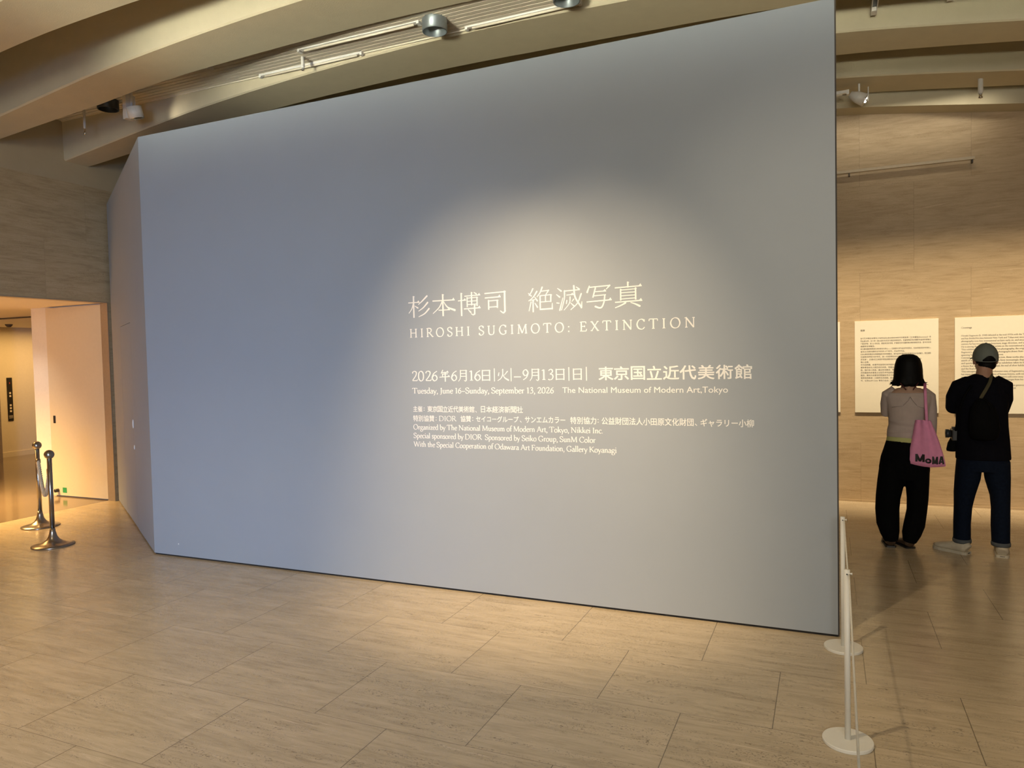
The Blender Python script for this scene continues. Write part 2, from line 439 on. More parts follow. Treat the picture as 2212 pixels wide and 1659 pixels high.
def wid(x):
    for (a, u), (b, v) in zip(WID, WID[1:]):
        if x <= b: return u + (v - u) * max(0.0, (x - a) / (b - a))
    return WID[-1][1]


def beam(yn):
    """arched rib: level soffit, widest at mid-span"""
    bm = bmesh.new(); R_ = []
    for p in arc:
        z = p.z; yf = yn + wid(p.x)
        prof = [(yn - 0.02, 5.06), (yn - 0.002, z + 0.05), (yn, z + 0.012), (yn + 0.012, z), (yf - 0.006, z - 0.002), (yf, z + 0.006), (yf + 0.02, 5.06)]
        R_.append([bm.verts.new((p.x, y, zz)) for y, zz in prof])
    for a, b in zip(R_, R_[1:]):
        for i in range(len(a) - 1): bm.faces.new((a[i], a[i + 1], b[i + 1], b[i]))
        bm.faces.new((a[-1], a[0], b[0], b[-1]))
    bm.faces.new(R_[0]); bm.faces.new(R_[-1][::-1])
    bmesh.ops.recalc_face_normals(bm, faces=bm.faces)
    o = obj('beam', bm, 'plaster', ceil, False); o['kind'] = 'structure'; return o


for yn in (-2.1, -1.0, 0.1, 1.2, 2.3, 3.4, 4.5, 5.58, 6.7, 7.8): beam(yn)
# half rib along the back wall
bm = bmesh.new(); R_ = []
for p in arc:
    zn = p.z - 0.13; R_.append([bm.verts.new((p.x, y, z)) for y, z in ((8.30, 5.06), (8.33, zn), (8.52, zn - 0.02), (8.53, 5.06))])
for a, b in zip(R_, R_[1:]):
    for i in range(4): bm.faces.new((a[i], a[(i + 1) % 4], b[(i + 1) % 4], b[i]))
bmesh.ops.recalc_face_normals(bm, faces=bm.faces)
o = obj('wall_rib', bm, 'plaster', ceil); o['kind'] = 'structure'

# --- slatted louvre ceiling between two ribs
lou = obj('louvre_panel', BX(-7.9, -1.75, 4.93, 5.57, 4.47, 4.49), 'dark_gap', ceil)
bm = bmesh.new()
ys = [4.955 + 0.054 * i for i in range(12)]
for i, y in enumerate(ys):
    box(bm, -7.9, -1.80, y - 0.021, y + 0.021, 4.395, 4.42)
obj('louvre_slats', bm, 'alu', lou)
obj('louvre_edge', BX(-7.9, -1.75, 5.562, 5.578, 4.385, 4.44), 'alu', lou)


# ================================================================== CEILING FITTINGS
def downlight(x, y, label, dark=False):
    t = thing('downlight', label, 'ceiling light', (x, y, 4.30), 0, 'recessed can lights in the slatted ceiling')
    m = 'lamp_dark' if dark else 'lamp_grey'
    b = bmesh.new(); lathe(b, [(0.103, 0.13), (0.103, 0.0), (0.097, -0.003), (0.094, 0.0)], 40); obj('housing', b, m, t, True)
    b = bmesh.new(); lathe(b, [(0.094, 0.0), (0.088, 0.05), (0.06, 0.10), (0.0, 0.11)], 40); obj('reflector', b, 'lamp_dark' if dark else 'lamp_grey', t, True)
    return t


downlight(-2.93, 5.30, 'grey can downlight in the slatted ceiling, the one shown whole')
downlight(-1.79, 5.30, 'grey can downlight at the top edge of the photo')
downlight(-6.86, 5.36, 'dark can downlight half hidden by the rib near the white spotlight', True)


def linear(x0, x1, y, z, label, w=0.05):
    t = thing('linear_light', label, 'strip light', ((x0 + x1) / 2, y, z), 0, 'slim strip fixtures on the slatted ceiling')
    h = (x1 - x0) / 2
    b = bmesh.new(); box(b, -h, h, -w / 2, w / 2, 0.0, 0.03); obj('housing', bevel(b, 0.003, 2), 'lamp_white', t)
    b = bmesh.new(); tube(b, [(-h + 0.05, 0, -0.006), (h - 0.05, 0, -0.006)], 0.010, 12, ref=(0, 1, 0)); obj('tube', b, 'alu', t, True)
    for s in (-1, 1): obj('end_cap', BX(s * h - 0.012, s * h + 0.012, -w / 2 - 0.002, w / 2 + 0.002, -0.014, 0.03), 'lamp_white', t)
    return t


linear(-4.28, -3.06, 5.27, 4.384, 'slim white strip light left of the whole can downlight')
linear(-4.98, -3.82, 5.545, 4.376, 'slim strip light along the far edge of the slats', 0.03)
linear(-2.75, -1.76, 5.53, 4.380, 'slim strip light right of the whole can downlight', 0.035)
linear(-6.3, -5.25, 5.19, 4.384, 'slim strip light right of the white spotlight', 0.04)


def sprinkler(x, y, ztop, zbot, label, r=0.013):
    t = thing('sprinkler', label, 'sprinkler', (x, y, ztop), 0, 'pendent sprinklers hanging from the ceiling')
    h = zbot - ztop
    b = bmesh.new(); lathe(b, [(0, 0), (r, 0), (r, h * 0.72), (r * 0.75, h * 0.8), (0, h * 0.8)], 14); obj('stem', b, 'lamp_white', t, True)
    b = bmesh.new(); lathe(b, [(0, h * 0.79), (r * 0.65, h * 0.8), (r * 0.6, h * 0.9), (r * 0.9, h * 0.93), (r * 0.9, h * 0.96), (0, h)], 14); obj('nozzle', b, 'chrome', t, True)
    return t


sprinkler(-7.12, 5.28, 4.40, 4.05, 'long pendent sprinkler left of the white spotlight')
sprinkler(-4.36, 5.40, 4.40, 4.27, 'short pendent sprinkler among the ceiling slats', 0.016)
sprinkler(1.315, 8.0, 4.15, 3.92, 'pendent sprinkler over the text panels', 0.022)

# white spotlight on the left
t = thing('spotlight', 'white spotlight on the slatted ceiling turned toward the rib', 'spotlight', (-6.43, 5.26, 4.40), R(-10))
obj('driver_box', bevel(BX(-0.032, 0.032, -0.05, 0.05, -0.30, -0.06), 0.004, 2), 'lamp_white', t)
b = bmesh.new(); tube(b, [(0, 0, 0), (0, 0, -0.06)], 0.03, 14); tube(b, [(0.05, 0, -0.02), (0.05, 0.0, -0.20)], 0.012, 10); obj('stem', b, 'lamp_white', t, True)
b = bmesh.new(); tube(b, [(0.115, -0.02, -0.20), (0.115, 0.01, -0.305)], [0.072, 0.072], 26); obj('lamp_head', b, 'lamp_white', t, True)
b = bmesh.new(); tube(b, [(0.115, 0.0095, -0.3035), (0.115, 0.0105, -0.308)], [0.06, 0.06], 26); obj('lens', b, 'chrome', t, True)
spot('spotlight_beam', (-6.24, 5.33, 4.14), (-6.05, 5.60, 4.20), 2.5, (1, 0.9, 0.7), 80, 1.0, 0.03)

# spotlight on the right
t = thing('spotlight', 'white cone spotlight with bright lamps above the text panels', 'spotlight', (0.30, 8.0, 4.13))
b = bmesh.new(); tube(b, [(-0.08, 0, 0.01), (-0.02, 0, -0.025), (0.05, 0.0, -0.065)], [0.03, 0.055, 0.062], 20, ref=(0, 1, 0)); obj('lamp_head', b, 'lamp_white', t, True)
b = bmesh.new(); tube(b, [(0.048, 0, -0.0635), (0.056, 0, -0.068)], [0.057, 0.057], 20, ref=(0, 1, 0)); obj('reflector', b, 'chrome', t, True)
b = bmesh.new(); ball(b, (0.058, -0.018, -0.055), 0.012, 10); ball(b, (0.05, -0.03, -0.09), 0.012, 10)
e = NT('lamp_glow'); e.set(Base_Color=(1, 0.95, 0.85, 1), Emission_Color=(1, 0.95, 0.85, 1), Emission_Strength=6.0)
obj('bulb', b, e.m, t, True)
obj('bracket', BX(0.075, 0.083, -0.03, 0.03, -0.075, 0.05), 'lamp_white', t)
b = bmesh.new(); tube(b, [(0, 0, 0.3), (0, 0, 0.0)], 0.01, 10); obj('stem', b, 'lamp_white', t, True)
linear(-0.9, 0.20, 8.05, 4.17, 'strip fixture behind the cone spotlight above the text panels', 0.04)


def track(x, label):
    t = thing('lighting_track', label, 'lighting track', (x, 6.28, 4.30), 0, 'open tracks between the ribs at the top right')
    b = bmesh.new()
    box(b, -0.022, -0.017, -0.42, 0.335, 0, 0.05); box(b, 0.017, 0.022, -0.42, 0.335, 0, 0.05); obj('rail', b, 'lamp_white', t)
    obj('slot', BX(-0.017, 0.017, -0.42, 0.335, 0.035, 0.05), 'lamp_dark', t)
    obj('end_cap', BX(-0.017, 0.017, 0.25, 0.335, 0.002, 0.034), 'lamp_white', t)
    return t


track(0.355, 'open lighting track nearest the top corner of the grey wall')
track(0.885, 'open lighting track farther right between the ribs')

# ================================================================== BACK WALL FITTINGS
t = thing('picture_rail', 'thin bronze rail high on the travertine back wall', 'rail', (0.0, YB, 3.49))
obj('bar', BX(-1.4, 1.345, -0.055, -0.035, -0.012, 0.016), 'steel_frame', t)
for x in (-0.9, 0.22, 1.325): obj('bracket', BX(x - 0.006, x + 0.006, -0.055, 0.0, -0.045, -0.012), 'edge_dark', t)


# ------------------------------------------------------------------ lettering
NIB = R(18)
GL = {  # strokes: k thick line, t thin line, c pen curve, s serif, d dot ; cap height 100
 'A': (88, 't10,0 44,102|k44,100 80,0|t23,36 64,36|s10,0,10|s80,0,12'),
 'B': (76, 'k16,0 16,100|c16,99 40,99 56,88 56,68 40,53 16,52|c16,52 44,52 64,40 64,16 44,1 16,1|s12,0,11|s12,100,11'),
 'C': (86, 'c78,78 66,95 48,100 24,88 9,50 22,13 48,0 66,4 80,20|t78,74 78,98'),
 'D': (96, 'k16,0 16,100|c16,99 45,98 75,82 86,50 75,17 45,2 16,1|s12,0,11|s12,100,11'),
 'E': (74, 'k16,0 16,100|t16,98 62,98|t61,98 64,80|t16,52 50,52|t50,61 50,43|t16,2 65,2|t64,2 70,24|s12,0,11|s12,100,11'),
 'F': (68, 'k16,0 16,100|t16,98 60,98|t59,98 62,80|t16,52 48,52|t48,61 48,43|s16,0,13|s12,100,11'),
 'G': (94, 'c80,78 68,95 48,100 24,88 9,50 22,13 48,0 68,4 78,12|k78,8 78,42|s76,42,14|t80,74 80,98'),
 'H': (96, 'k16,0 16,100|k78,0 78,100|t16,52 78,52|s16,0,14|s16,100,14|s78,0,14|s78,100,14'),
 'I': (42, 'k21,0 21,100|s21,0,14|s21,100,14'),
 'J': (44, 'k26,100 26,8|c26,12 22,-12 4,-22|s26,100,14'),
 'K': (86, 'k16,0 16,100|t70,98 20,46|k32,58 80,0|s16,0,13|s16,100,13|s70,100,11|s80,0,11'),
 'L': (70, 'k16,0 16,100|t16,2 62,2|t61,2 66,24|s12,0,11|s16,100,13'),
 'M': (114, 't16,0 20,100|k20,100 56,6|t56,6 93,100|k94,100 98,0|s16,0,11|s16,100,9|s97,0,13|s97,100,10'),
 'N': (98, 't16,0 16,100|k13,100 82,2|t82,0 82,100|s16,0,12|s10,100,10|s82,100,12'),
 'O': (100, 'c50,100 22,88 8,50 22,12 50,0 78,12 92,50 78,88 50,100'),
 'P': (74, 'k16,0 16,100|c16,99 42,99 62,88 64,70 52,52 34,46 16,48|s16,0,14|s12,100,11'),
 'R': (82, 'k16,0 16,100|c16,99 40,99 58,88 60,72 52,56 34,50 16,50|k36,50 78,0|s16,0,13|s12,100,11|s80,0,8'),
 'S': (66, 'c57,80 48,96 32,101 14,92 10,76 20,60 40,48 58,34 56,14 38,0 20,2 9,22|t58,76 58,97|t8,3 8,25'),
 'T': (86, 'k43,0 43,100|t5,98 81,98|t5,98 3,78|t81,98 83,78|s43,0,14'),
 'U': (96, 'k18,100 18,30|c18,36 24,10 47,0 70,10 77,36|t77,30 77,100|s18,100,14|s77,100,12'),
 'W': (124, 'k8,100 38,0|t38,0 62,96|k58,100 90,0|t90,0 116,100|s8,100,11|s60,100,11|s116,100,10'),
 'X': (86, 'k12,100 76,0|t74,100 12,0|s12,100,12|s74,100,11|s12,0,11|s76,0,12'),
 'Y': (82, 'k6,100 42,46|t78,100 42,46|k42,48 42,0|s7,100,11|s77,100,10|s42,0,13'),
 'a': (52, 'c10,50 20,61 34,58 40,46|k40,46 40,8|c40,38 22,34 9,22 10,6 20,-1 34,6 40,14|c40,10 44,0 53,4'),
 'b': (58, 'k13,106 13,4|c13,48 26,62 44,56 52,32 42,6 26,-1 13,8|t2,102 13,106'),
 'c': (50, 'c46,50 38,61 26,62 11,48 8,28 18,5 30,-1 47,10'),
 'd': (62, 'k48,106 48,2|c48,50 34,62 16,54 8,28 18,4 32,-1 48,12|t37,102 48,106|t48,3 59,4'),
 'e': (52, 't9,35 47,37|c47,37 42,56 28,62 13,51 8,28 16,6 30,-1 48,12'),
 'f': (36, 'c46,98 36,107 23,99 18,80 18,60|k18,82 18,0|t4,60 36,60|s18,0,13'),
 'g': (56, 'c26,62 11,53 11,34 26,24 42,34 42,53 26,62|c17,27 9,15 20,6 40,3 52,-9 44,-30 22,-36 7,-26 10,-8 24,2|t40,57 55,59'),
 'h': (62, 'k14,106 14,0|c14,46 30,61 44,54 47,36|k47,40 47,0|s14,0,12|s47,0,12|t3,102 14,106'),
 'i': (30, 'k15,62 15,0|s15,0,12|t4,57 15,62|d15,90,8'),
 'j': (30, 'k16,62 16,-20|c16,-18 12,-34 0,-36|t4,57 16,62|d16,90,8'),
 'k': (60, 'k14,106 14,0|t46,60 16,28|k24,38 54,0|s14,0,12|s45,61,9|s54,0,9|t3,102 14,106'),
 'l': (30, 'k15,106 15,0|s15,0,12|t4,102 15,106'),
 'm': (92, 'k14,62 14,0|c14,46 28,61 42,54 45,36|k45,40 45,0|c45,46 59,61 73,54 76,36|k76,40 76,0|s14,0,12|s45,0,12|s76,0,12|t3,57 14,62'),
 'n': (62, 'k14,62 14,0|c14,46 30,61 44,54 47,36|k47,40 47,0|s14,0,12|s47,0,12|t3,57 14,62'),
 'o': (58, 'c29,62 13,53 8,30 13,8 29,-1 46,8 51,30 46,53 29,62'),
 'p': (60, 'k14,62 14,-36|c14,48 27,62 45,56 53,32 43,6 27,-1 14,8|s14,-36,12|t3,57 14,62'),
 'q': (60, 'k47,62 47,-36|c47,50 34,62 16,54 8,28 18,4 32,-1 47,12|s47,-36,12'),
 'r': (42, 'k14,62 14,0|c14,42 24,58 39,60|d37,57,6|s14,0,12|t3,57 14,62'),
 's': (44, 'c37,48 28,60 18,62 9,53 12,41 28,30 38,18 32,2 20,-1 6,14'),
 't': (36, 'k16,80 16,14|c16,18 22,1 36,7|t4,60 34,60'),
 'u': (62, 'k14,62 14,18|c14,24 20,3 32,0 47,14|k47,62 47,2|t3,59 14,62|t36,59 47,62|t47,3 58,4'),
 'v': (54, 'k6,60 28,0|t28,0 50,60|s7,61,10|s49,61,8'),
 'w': (84, 'k6,60 24,0|t24,0 42,58|k40,60 60,0|t60,0 78,60|s7,61,10|s41,61,9|s77,61,8'),
 'x': (54, 'k9,60 45,0|t44,60 9,0|s10,61,9|s44,61,8|s9,0,8|s45,0,9'),
 'y': (54, 'k6,60 28,2|t50,60 28,0|c28,2 18,-26 5,-33|s7,61,10|s49,61,8'),
 'z': (50, 't8,59 43,59|k44,58 9,2|t8,2 46,2|t8,59 7,46|t46,2 47,14'),
 '0': (62, 'c31,100 13,84 8,50 13,16 31,0 49,16 54,50 49,84 31,100'),
 '1': (50, 'k27,0 27,98|t11,87 27,98|s27,0,14'),
 '2': (62, 'c10,78 16,94 30,100 46,92 48,74 38,48 10,6|k10,4 54,4|t54,4 57,18'),
 '3': (60, 'c12,86 28,100 44,92 44,72 24,55|c24,55 44,48 50,28 40,6 22,0 8,6'),
 '4': (62, 't42,98 6,30|k6,30 56,30|k42,98 42,0'),
 '5': (60, 't16,98 50,98|t16,98 13,58|c13,56 32,60 48,48 48,22 34,2 8,2'),
 '6': (60, 'c52,98 26,78 11,46 10,22 28,0 47,14 50,36 36,57 19,50 11,36'),
 '7': (60, 'k8,96 52,96|k52,96 24,0'),
 '8': (60, 'c30,100 14,88 16,68 30,54 46,38 48,14 30,0 12,14 14,38 30,54 44,68 46,88 30,100'),
 '9': (60, 'c8,2 34,22 49,54 50,78 32,100 13,86 10,64 24,43 41,50 49,64'),
 ',': (26, 'd11,5,8|c17,4 15,-10 5,-20'), '.': (26, 'd11,6,8'), ':': (30, 'd13,6,8|d13,54,8'), "'": (20, 'k10,104 10,78'),
 '-': (36, 'k4,34 32,34'), '\u2013': (60, 'k3,36 57,36'), '(': (34, 'c28,108 12,80 8,44 12,8 28,-20'), ')': (34, 'c6,108 22,80 26,44 22,8 6,-20'),
 '"': (34, 'k9,104 9,78|k24,104 24,78'), ' ': (28, ''),
}


class Ink:
    """collects flat shapes in a wall plane and builds one mesh"""
    def __init__(s): s.q = []; s.cut = []

    def brk(s):
        if s.q and (not s.cut or s.cut[-1] != len(s.q)): s.cut.append(len(s.q))

    def ribbon(s, pts, w):
        n = len(pts); L_, R2 = [], []
        for i, p in enumerate(pts):
            d = pts[min(i + 1, n - 1)] - pts[max(i - 1, 0)]
            if d.length < 1e-9: d = Vector((1, 0))
            d.normalize(); nn = Vector((-d.y, d.x)); h = w[i] / 2
            a_, b_ = p + nn * h, p - nn * h
            L_.append(Vector((a_.x, a_.y, i * 6e-6))); R2.append(Vector((b_.x, b_.y, i * 6e-6)))
        s.q.append([(L_[i], R2[i], R2[i + 1], L_[i + 1]) for i in range(n - 1)])

    def poly(s, pts): s.q.append([tuple(pts)])

    def dot(s, c, r): s.poly([c + Vector((math.cos(a * math.pi / 6), math.sin(a * math.pi / 6))) * r for a in range(12)])

    def serif_text(s, text, x, z, cap, width, T=12.5, t=5.0, k=5, space=0.0):
        adv = sum(GL[c][0] + space for c in text) - space; sc = cap / 100.0; sx = width / adv
        u = 0.0
        for ch in text:
            if ch == ' ': s.brk()
            a, body = GL[ch]
            f = lambda P: Vector((x + (u + P[0]) * sx, z + P[1] * sc))
            for st in (body.split('|') if body else []):
                kd = st[0]; P = [tuple(float(v) for v in w.split(',')) for w in st[1:].split(' ')]
                if kd == 's':
                    X, Y, hw = P[0]; h = t * 0.6
                    yb = Y if Y <= 0 else Y - 2 * h
                    s.poly([f((X - hw, yb)), f((X + hw, yb)), f((X + hw * 0.8, yb + 2 * h)), f((X - hw * 0.8, yb + 2 * h))])
                elif kd == 'd': s.dot(f(P[0][:2]), P[0][2] * sc)
                elif kd in 'kt':
                    wd = (T if kd == 'k' else t * 1.25); d = Vector(P[1]) - Vector(P[0])
                    if kd == 'k' and abs(d.y) < 1: wd = t * 1.5
                    s.ribbon([f(v) for v in P], [wd * (sx if abs(d.y) > abs(d.x) else sc)] * len(P))
                else:
                    pv = [Vector((p.x, p.y)) for p in catmull([(v[0], v[1], 0) for v in P], k)]
                    ws = []
                    for i in range(len(pv)):
                        d = pv[min(i + 1, len(pv) - 1)] - pv[max(i - 1, 0)]
                        if d.length < 1e-6: d = Vector((1, 0))
                        th = math.atan2(d.y, d.x)
                        if (pv[0] - pv[-1]).length < 1e-6 and i in (0, len(pv) - 1):
                            d = pv[1] - pv[-2]; th = math.atan2(d.y, d.x)
                        ws.append((t + (T - t) * abs(math.sin(th - NIB)) ** 1.1) * (sx + sc) / 2)
                    s.ribbon([f((p.x, p.y)) for p in pv], ws)
            u += a + space

    def font_text(s, text, x0, z0, x1=None, z1=None, size=None, fat=0.0):
        """text of the built-in font fitted to a box (x0..x1, z0..z1) or set at a size"""
        cu = bpy.data.curves.new('t', 'FONT'); cu.body = text; cu.resolution_u = 3
        o = bpy.data.objects.new('t', cu); COL.objects.link(o)
        me = bpy.data.meshes.new_from_object(o.evaluated_get(bpy.context.evaluated_depsgraph_get()))
        bpy.data.objects.remove(o)
        V = [v.co for v in me.vertices]
        if not V: return
        mx, Mx = min(v.x for v in V), max(v.x for v in V); mz, Mz = min(v.y for v in V), max(v.y for v in V)
        if size is not None: fx = fz = size; ox, oz = x0, z0
        if x1 is not None:
            fx = (x1 - x0) / (Mx - mx); ox = x0 - mx * fx
            if z1 is not None: fz = (z1 - z0) / (Mz - mz); oz = z0 - mz * fz
            elif size is None: fz = fx; oz = z0
        h = fat / 2
        for dx, dz in (((-h, -h), (h, h), (-h, h), (h, -h)) if fat else ((0, 0),)):
            s.q.append([tuple(Vector((ox + dx + V[i].x * fx, oz + dz + V[i].y * fz)) for i in p.vertices) for p in me.polygons])
        bpy.data.meshes.remove(me)

    def mesh(s, name, y, mat, parent, a, b, depth, o=(0, 0, 0)):
        bm = bmesh.new()
        for i, grp in enumerate(s.q[a:b]):
            yy = y - depth - 0.000012 * (i % 40)
            for f in grp:
                try: bm.faces.new([bm.verts.new((p.x - o[0], yy - (p[2] if len(p) > 2 else 0.0) - o[1], p.y - o[2])) for p in f])
                except ValueError: pass
        bmesh.ops.remove_doubles(bm, verts=bm.verts, dist=1e-6)
        for f in bm.faces:
            f.normal_update()
            if f.normal.y > 0: f.normal_flip()
        return obj(name, bm, mat, parent)

    def build(s, name, y, mat, parent=None, depth=0.0008, part=None):
        """one mesh, or (part given) an Empty with one mesh per word"""
        if part is None: return s.mesh(name, y, mat, parent, 0, len(s.q), depth)
        P = [p for g in s.q for f in g for p in f]
        o = (min(p.x for p in P), y, min(p.y for p in P))
        t = bpy.data.objects.new(name, None); COL.objects.link(t); t.location = o; t.empty_display_size = 0.1
        c = [0] + [k for k in s.cut if k < len(s.q)] + [len(s.q)]
        for a, b in zip(c, c[1:]):
            if b > a: s.mesh(part, y, mat, t, a, b, depth, o)
        return t


# brush-drawn title characters, in millimetres from the lower left corner of each character cell
#  each stroke: kind h (horizontal with triangle end), v (vertical), b (brush, tapering), widths in mm
KANJI = {
'杉': 'v46,200 46,4 11|h4,143 92,143 7|b45,138 30,85 6,46 9 5|b54,112 78,92 5 10|b150,196 110,150 82,122 12 5|b154,136 120,92 82,62 12 5|b164,80 130,38 82,10 12 5',
'本': 'v85,202 85,4 12|h4,147 176,147 8|b82,142 55,85 6,32 10 5|b88,142 120,85 176,54 5 14|h50,60 138,60 7',
'博': 'v28,200 28,2 11|h0,135 66,138 7|h54,172 184,176 7|v113,202 113,90 10|b132,202 152,186 5 10|v76,160 76,76 9|m76,154 158,158 6|v157,160 157,82 10|m78,126 155,128 6|m78,98 155,100 6|h48,62 184,66 8|v136,92 136,18 11|b136,16 122,8 106,20 11 5|b82,56 104,30 5 11',
'司': 'm4,184 158,190 8|v156,196 156,22 12|b157,20 144,4 120,24 13 6|h6,144 126,148 8|v34,122 34,38 10|m34,116 108,118 7|v100,120 100,50 10|m36,60 100,62 7',
'絶': 'b38,196 26,168 10,142 9 5|b4,162 26,138 4 8|b66,172 40,128 6,96 10 4|m6,100 54,108 5|b50,128 68,96 4 10|v38,100 38,4 9|b24,88 8,14 8 5|b50,80 68,44 4 10|b104,204 88,160 66,128 10 5|m96,172 150,176 6|b148,176 126,138 9 5|m88,136 168,140 6|v88,136 88,24 9|v164,140 162,80 9|v126,138 126,82 7|m88,84 162,86 6|m84,24 172,26 9|b172,24 172,72 9 4',
'滅': 'b10,196 38,172 4 10|b2,148 26,126 4 10|m2,82 24,78 6|b26,24 50,120 10 4|m60,170 172,174 7|b62,172 60,110 38,22 9 5|b130,206 138,120 182,38 11 10|b182,36 186,84 10 4|b182,142 154,72 104,22 10 5|b146,198 168,178 4 10|h76,138 128,140 6|b78,96 74,70 8 6|b102,122 96,74 56,22 8 4|b104,78 128,52 4 9|b128,104 114,86 7 4',
'写': 'b26,192 8,140 7 12|m24,178 176,184 8|b176,184 150,154 12 5|b70,170 50,94 10 9|h68,140 150,142 7|m56,108 148,112 7|b140,114 134,60 118,18 98,10 68,22 9 12|h2,62 190,70 8',
'真': 'v92,206 92,160 10|h2,164 186,170 8|v42,152 42,60 9|v144,156 144,62 10|m42,144 144,148 6|m46,122 144,124 6|m46,98 144,100 6|m42,72 144,76 6|h2,48 188,54 8|b74,40 40,20 2,4 11 6|b108,42 140,28 170,10 5 13',
'年': 'b30,108 16,78 8 5|h22,86 78,90 6|v28,74 28,52 7|m28,73 72,76 5|h2,46 88,50 6|v50,90 50,4 9',
'月': 'v20,104 20,50 7|b20,52 16,26 2,2 7 4|m20,102 66,102 5|v66,104 66,14 9|b66,12 58,4 48,14 8 3|m20,74 64,75 5|m20,48 64,49 5',
'日': 'v8,104 8,2 8|v58,104 58,2 8|m8,101 58,102 6|m8,54 58,55 5|m8,10 58,11 6',
'火': 'b50,112 48,60 30,24 2,4 9 5|b51,66 66,32 100,8 5 12|b16,84 10,54 5 9|b92,92 64,56 9 4',
}


def brush(ink, ch, x0, z0, x1, z1):
    PS = [tuple(float(v) for v in w.split(',')) for st in KANJI[ch].split('|') for w in st[1:].split(' ') if ',' in w]
    ax, bx = min(p[0] for p in PS), max(p[0] for p in PS); az, bz = min(p[1] for p in PS), max(p[1] for p in PS)
    sx = (x1 - x0) / (bx - ax); sz = (z1 - z0) / (bz - az); m = (sx + sz) / 2
    f = lambda p: Vector((x0 + (p[0] - ax) * sx, z0 + (p[1] - az) * sz))
    for st in KANJI[ch].split('|'):
        kd = st[0]; tk = st[1:].split(' ')
        P = [tuple(float(v) for v in w.split(',')) for w in tk if ',' in w]; ws = [float(w) * 1.18 for w in tk if ',' not in w]
        if kd in 'hmv':
            a, b_ = f(P[0]), f(P[1]); wd = ws[0] * m
            ink.ribbon([a, b_], [wd, wd])
            if kd == 'h': ink.poly([b_ + Vector((2 * m, -wd / 2)), b_ + Vector((-9 * m, wd * 1.9)), b_ + Vector((-22 * m, wd * 0.4)), b_ + Vector((-22 * m, -wd / 2))])
            if kd == 'v': ink.poly([a + Vector((-wd / 2, 3 * m)), a + Vector((wd * 0.2, 3 * m)), a + Vector((wd * 0.95, -3 * m)), a + Vector((wd / 2, -7 * m)), a + Vector((-wd / 2, -7 * m))])
        else:
            pv = [Vector((p.x, p.y)) for p in catmull([(*f(p), 0) for p in P], 5)]
            n = len(pv) - 1
            ink.ribbon(pv, [(ws[0] + (ws[1] - ws[0]) * (i / n)) * m for i in range(n + 1)])
            ink.dot(pv[0 if ws[0] > ws[1] else n], max(ws) * m * 0.5)


YT = YW
ink = Ink()
for ch, x0, z0, x1, z1 in (('杉', -2.713, 1.916, -2.546, 2.066), ('本', -2.517, 1.917, -2.343, 2.067), ('博', -2.317, 1.912, -2.147, 2.069), ('司', -2.115, 1.920, -1.965, 2.064),
                           ('絶', -1.798, 1.914, -1.631, 2.073), ('滅', -1.602, 1.917, -1.430, 2.069), ('写', -1.399, 1.921, -1.235, 2.064), ('真', -1.214, 1.916, -1.042, 2.072)):
    if ch == '絶': ink.brk()
    brush(ink, ch, x0, z0, x1, z1)
tag(ink.build('lettering', YT, 'vinyl', part='word'), 'large white Japanese title characters, topmost line on the grey wall', 'lettering')
ink = Ink(); ink.serif_text('HIROSHI SUGIMOTO: EXTINCTION', -2.708, 1.777, 0.0615, 1.985, 13.5, 7.0, 6, 34)
tag(ink.build('lettering', YT, 'vinyl', part='word'), 'white widely spaced Latin capitals directly under the Japanese title', 'lettering')
ink = Ink()
for ch, x0, x1 in (('2', -2.703, -2.651), ('0', -2.652, -2.598), ('2', -2.595, -2.539), ('6', -2.543, -2.488), ('6', -2.389, -2.335), ('1', -2.252, -2.208), ('6', -2.210, -2.154), ('9', -1.853, -1.804), ('1', -1.722, -1.680), ('3', -1.676, -1.628)):
    ink.serif_text(ch, x0, 1.470, 0.069, x1 - x0, 12.0, 6.0, 6)
for ch, x0, z0, x1, z1 in (('年', -2.477, 1.464, -2.395, 1.543), ('月', -2.329, 1.465, -2.268, 1.541), ('日', -2.145, 1.467, -2.091, 1.539), ('火', -2.032, 1.468, -1.953, 1.543), ('月', -1.799, 1.465, -1.737, 1.542), ('日', -1.613, 1.468, -1.561, 1.539), ('日', -1.495, 1.468, -1.444, 1.539)):
    brush(ink, ch, x0, z0, x1, z1)
for x in (-2.0555, -1.933, -1.527, -1.409): ink.ribbon([Vector((x, 1.463)), Vector((x, 1.551))], [0.0062, 0.0062])
ink.ribbon([Vector((-1.913, 1.4915)), Vector((-1.862, 1.4915))], [0.0065, 0.0065])
tag(ink.build('lettering', YT, 'vinyl', part='word'), 'white Japanese date line beginning 2026 on the grey wall', 'lettering')
ink = Ink()
for ch, x0, x1 in zip('東京国立近代美術館', (-1.328, -1.228, -1.120, -1.020, -0.920, -0.819, -0.712, -0.607, -0.500), (-1.234, -1.134, -1.033, -0.930, -0.825, -0.723, -0.617, -0.511, -0.404)):
    ink.font_text(ch, x0, 1.466, x1, 1.549, fat=0.0028)
tag(ink.build('lettering', YT, 'vinyl', part='word'), 'bold white Japanese museum name right of the date line', 'lettering')
ink = Ink(); ink.serif_text('Tuesday, June 16\u2013Sunday, September 13, 2026', -2.700, 1.3825, 0.0385, 1.069, 15.0, 7.5, 4)
tag(ink.build('lettering', YT, 'vinyl', part='word'), 'small white English date line from Tuesday to Sunday', 'lettering')
ink = Ink(); ink.font_text('The National Museum of Modern Art,Tokyo', -1.573, 1.3732, -0.540, 1.4215, fat=0.0005)
tag(ink.build('lettering', YT, 'vinyl', part='word'), 'white sans-serif English museum name ending in Tokyo', 'lettering')
ink = Ink(); bo = 0.0012
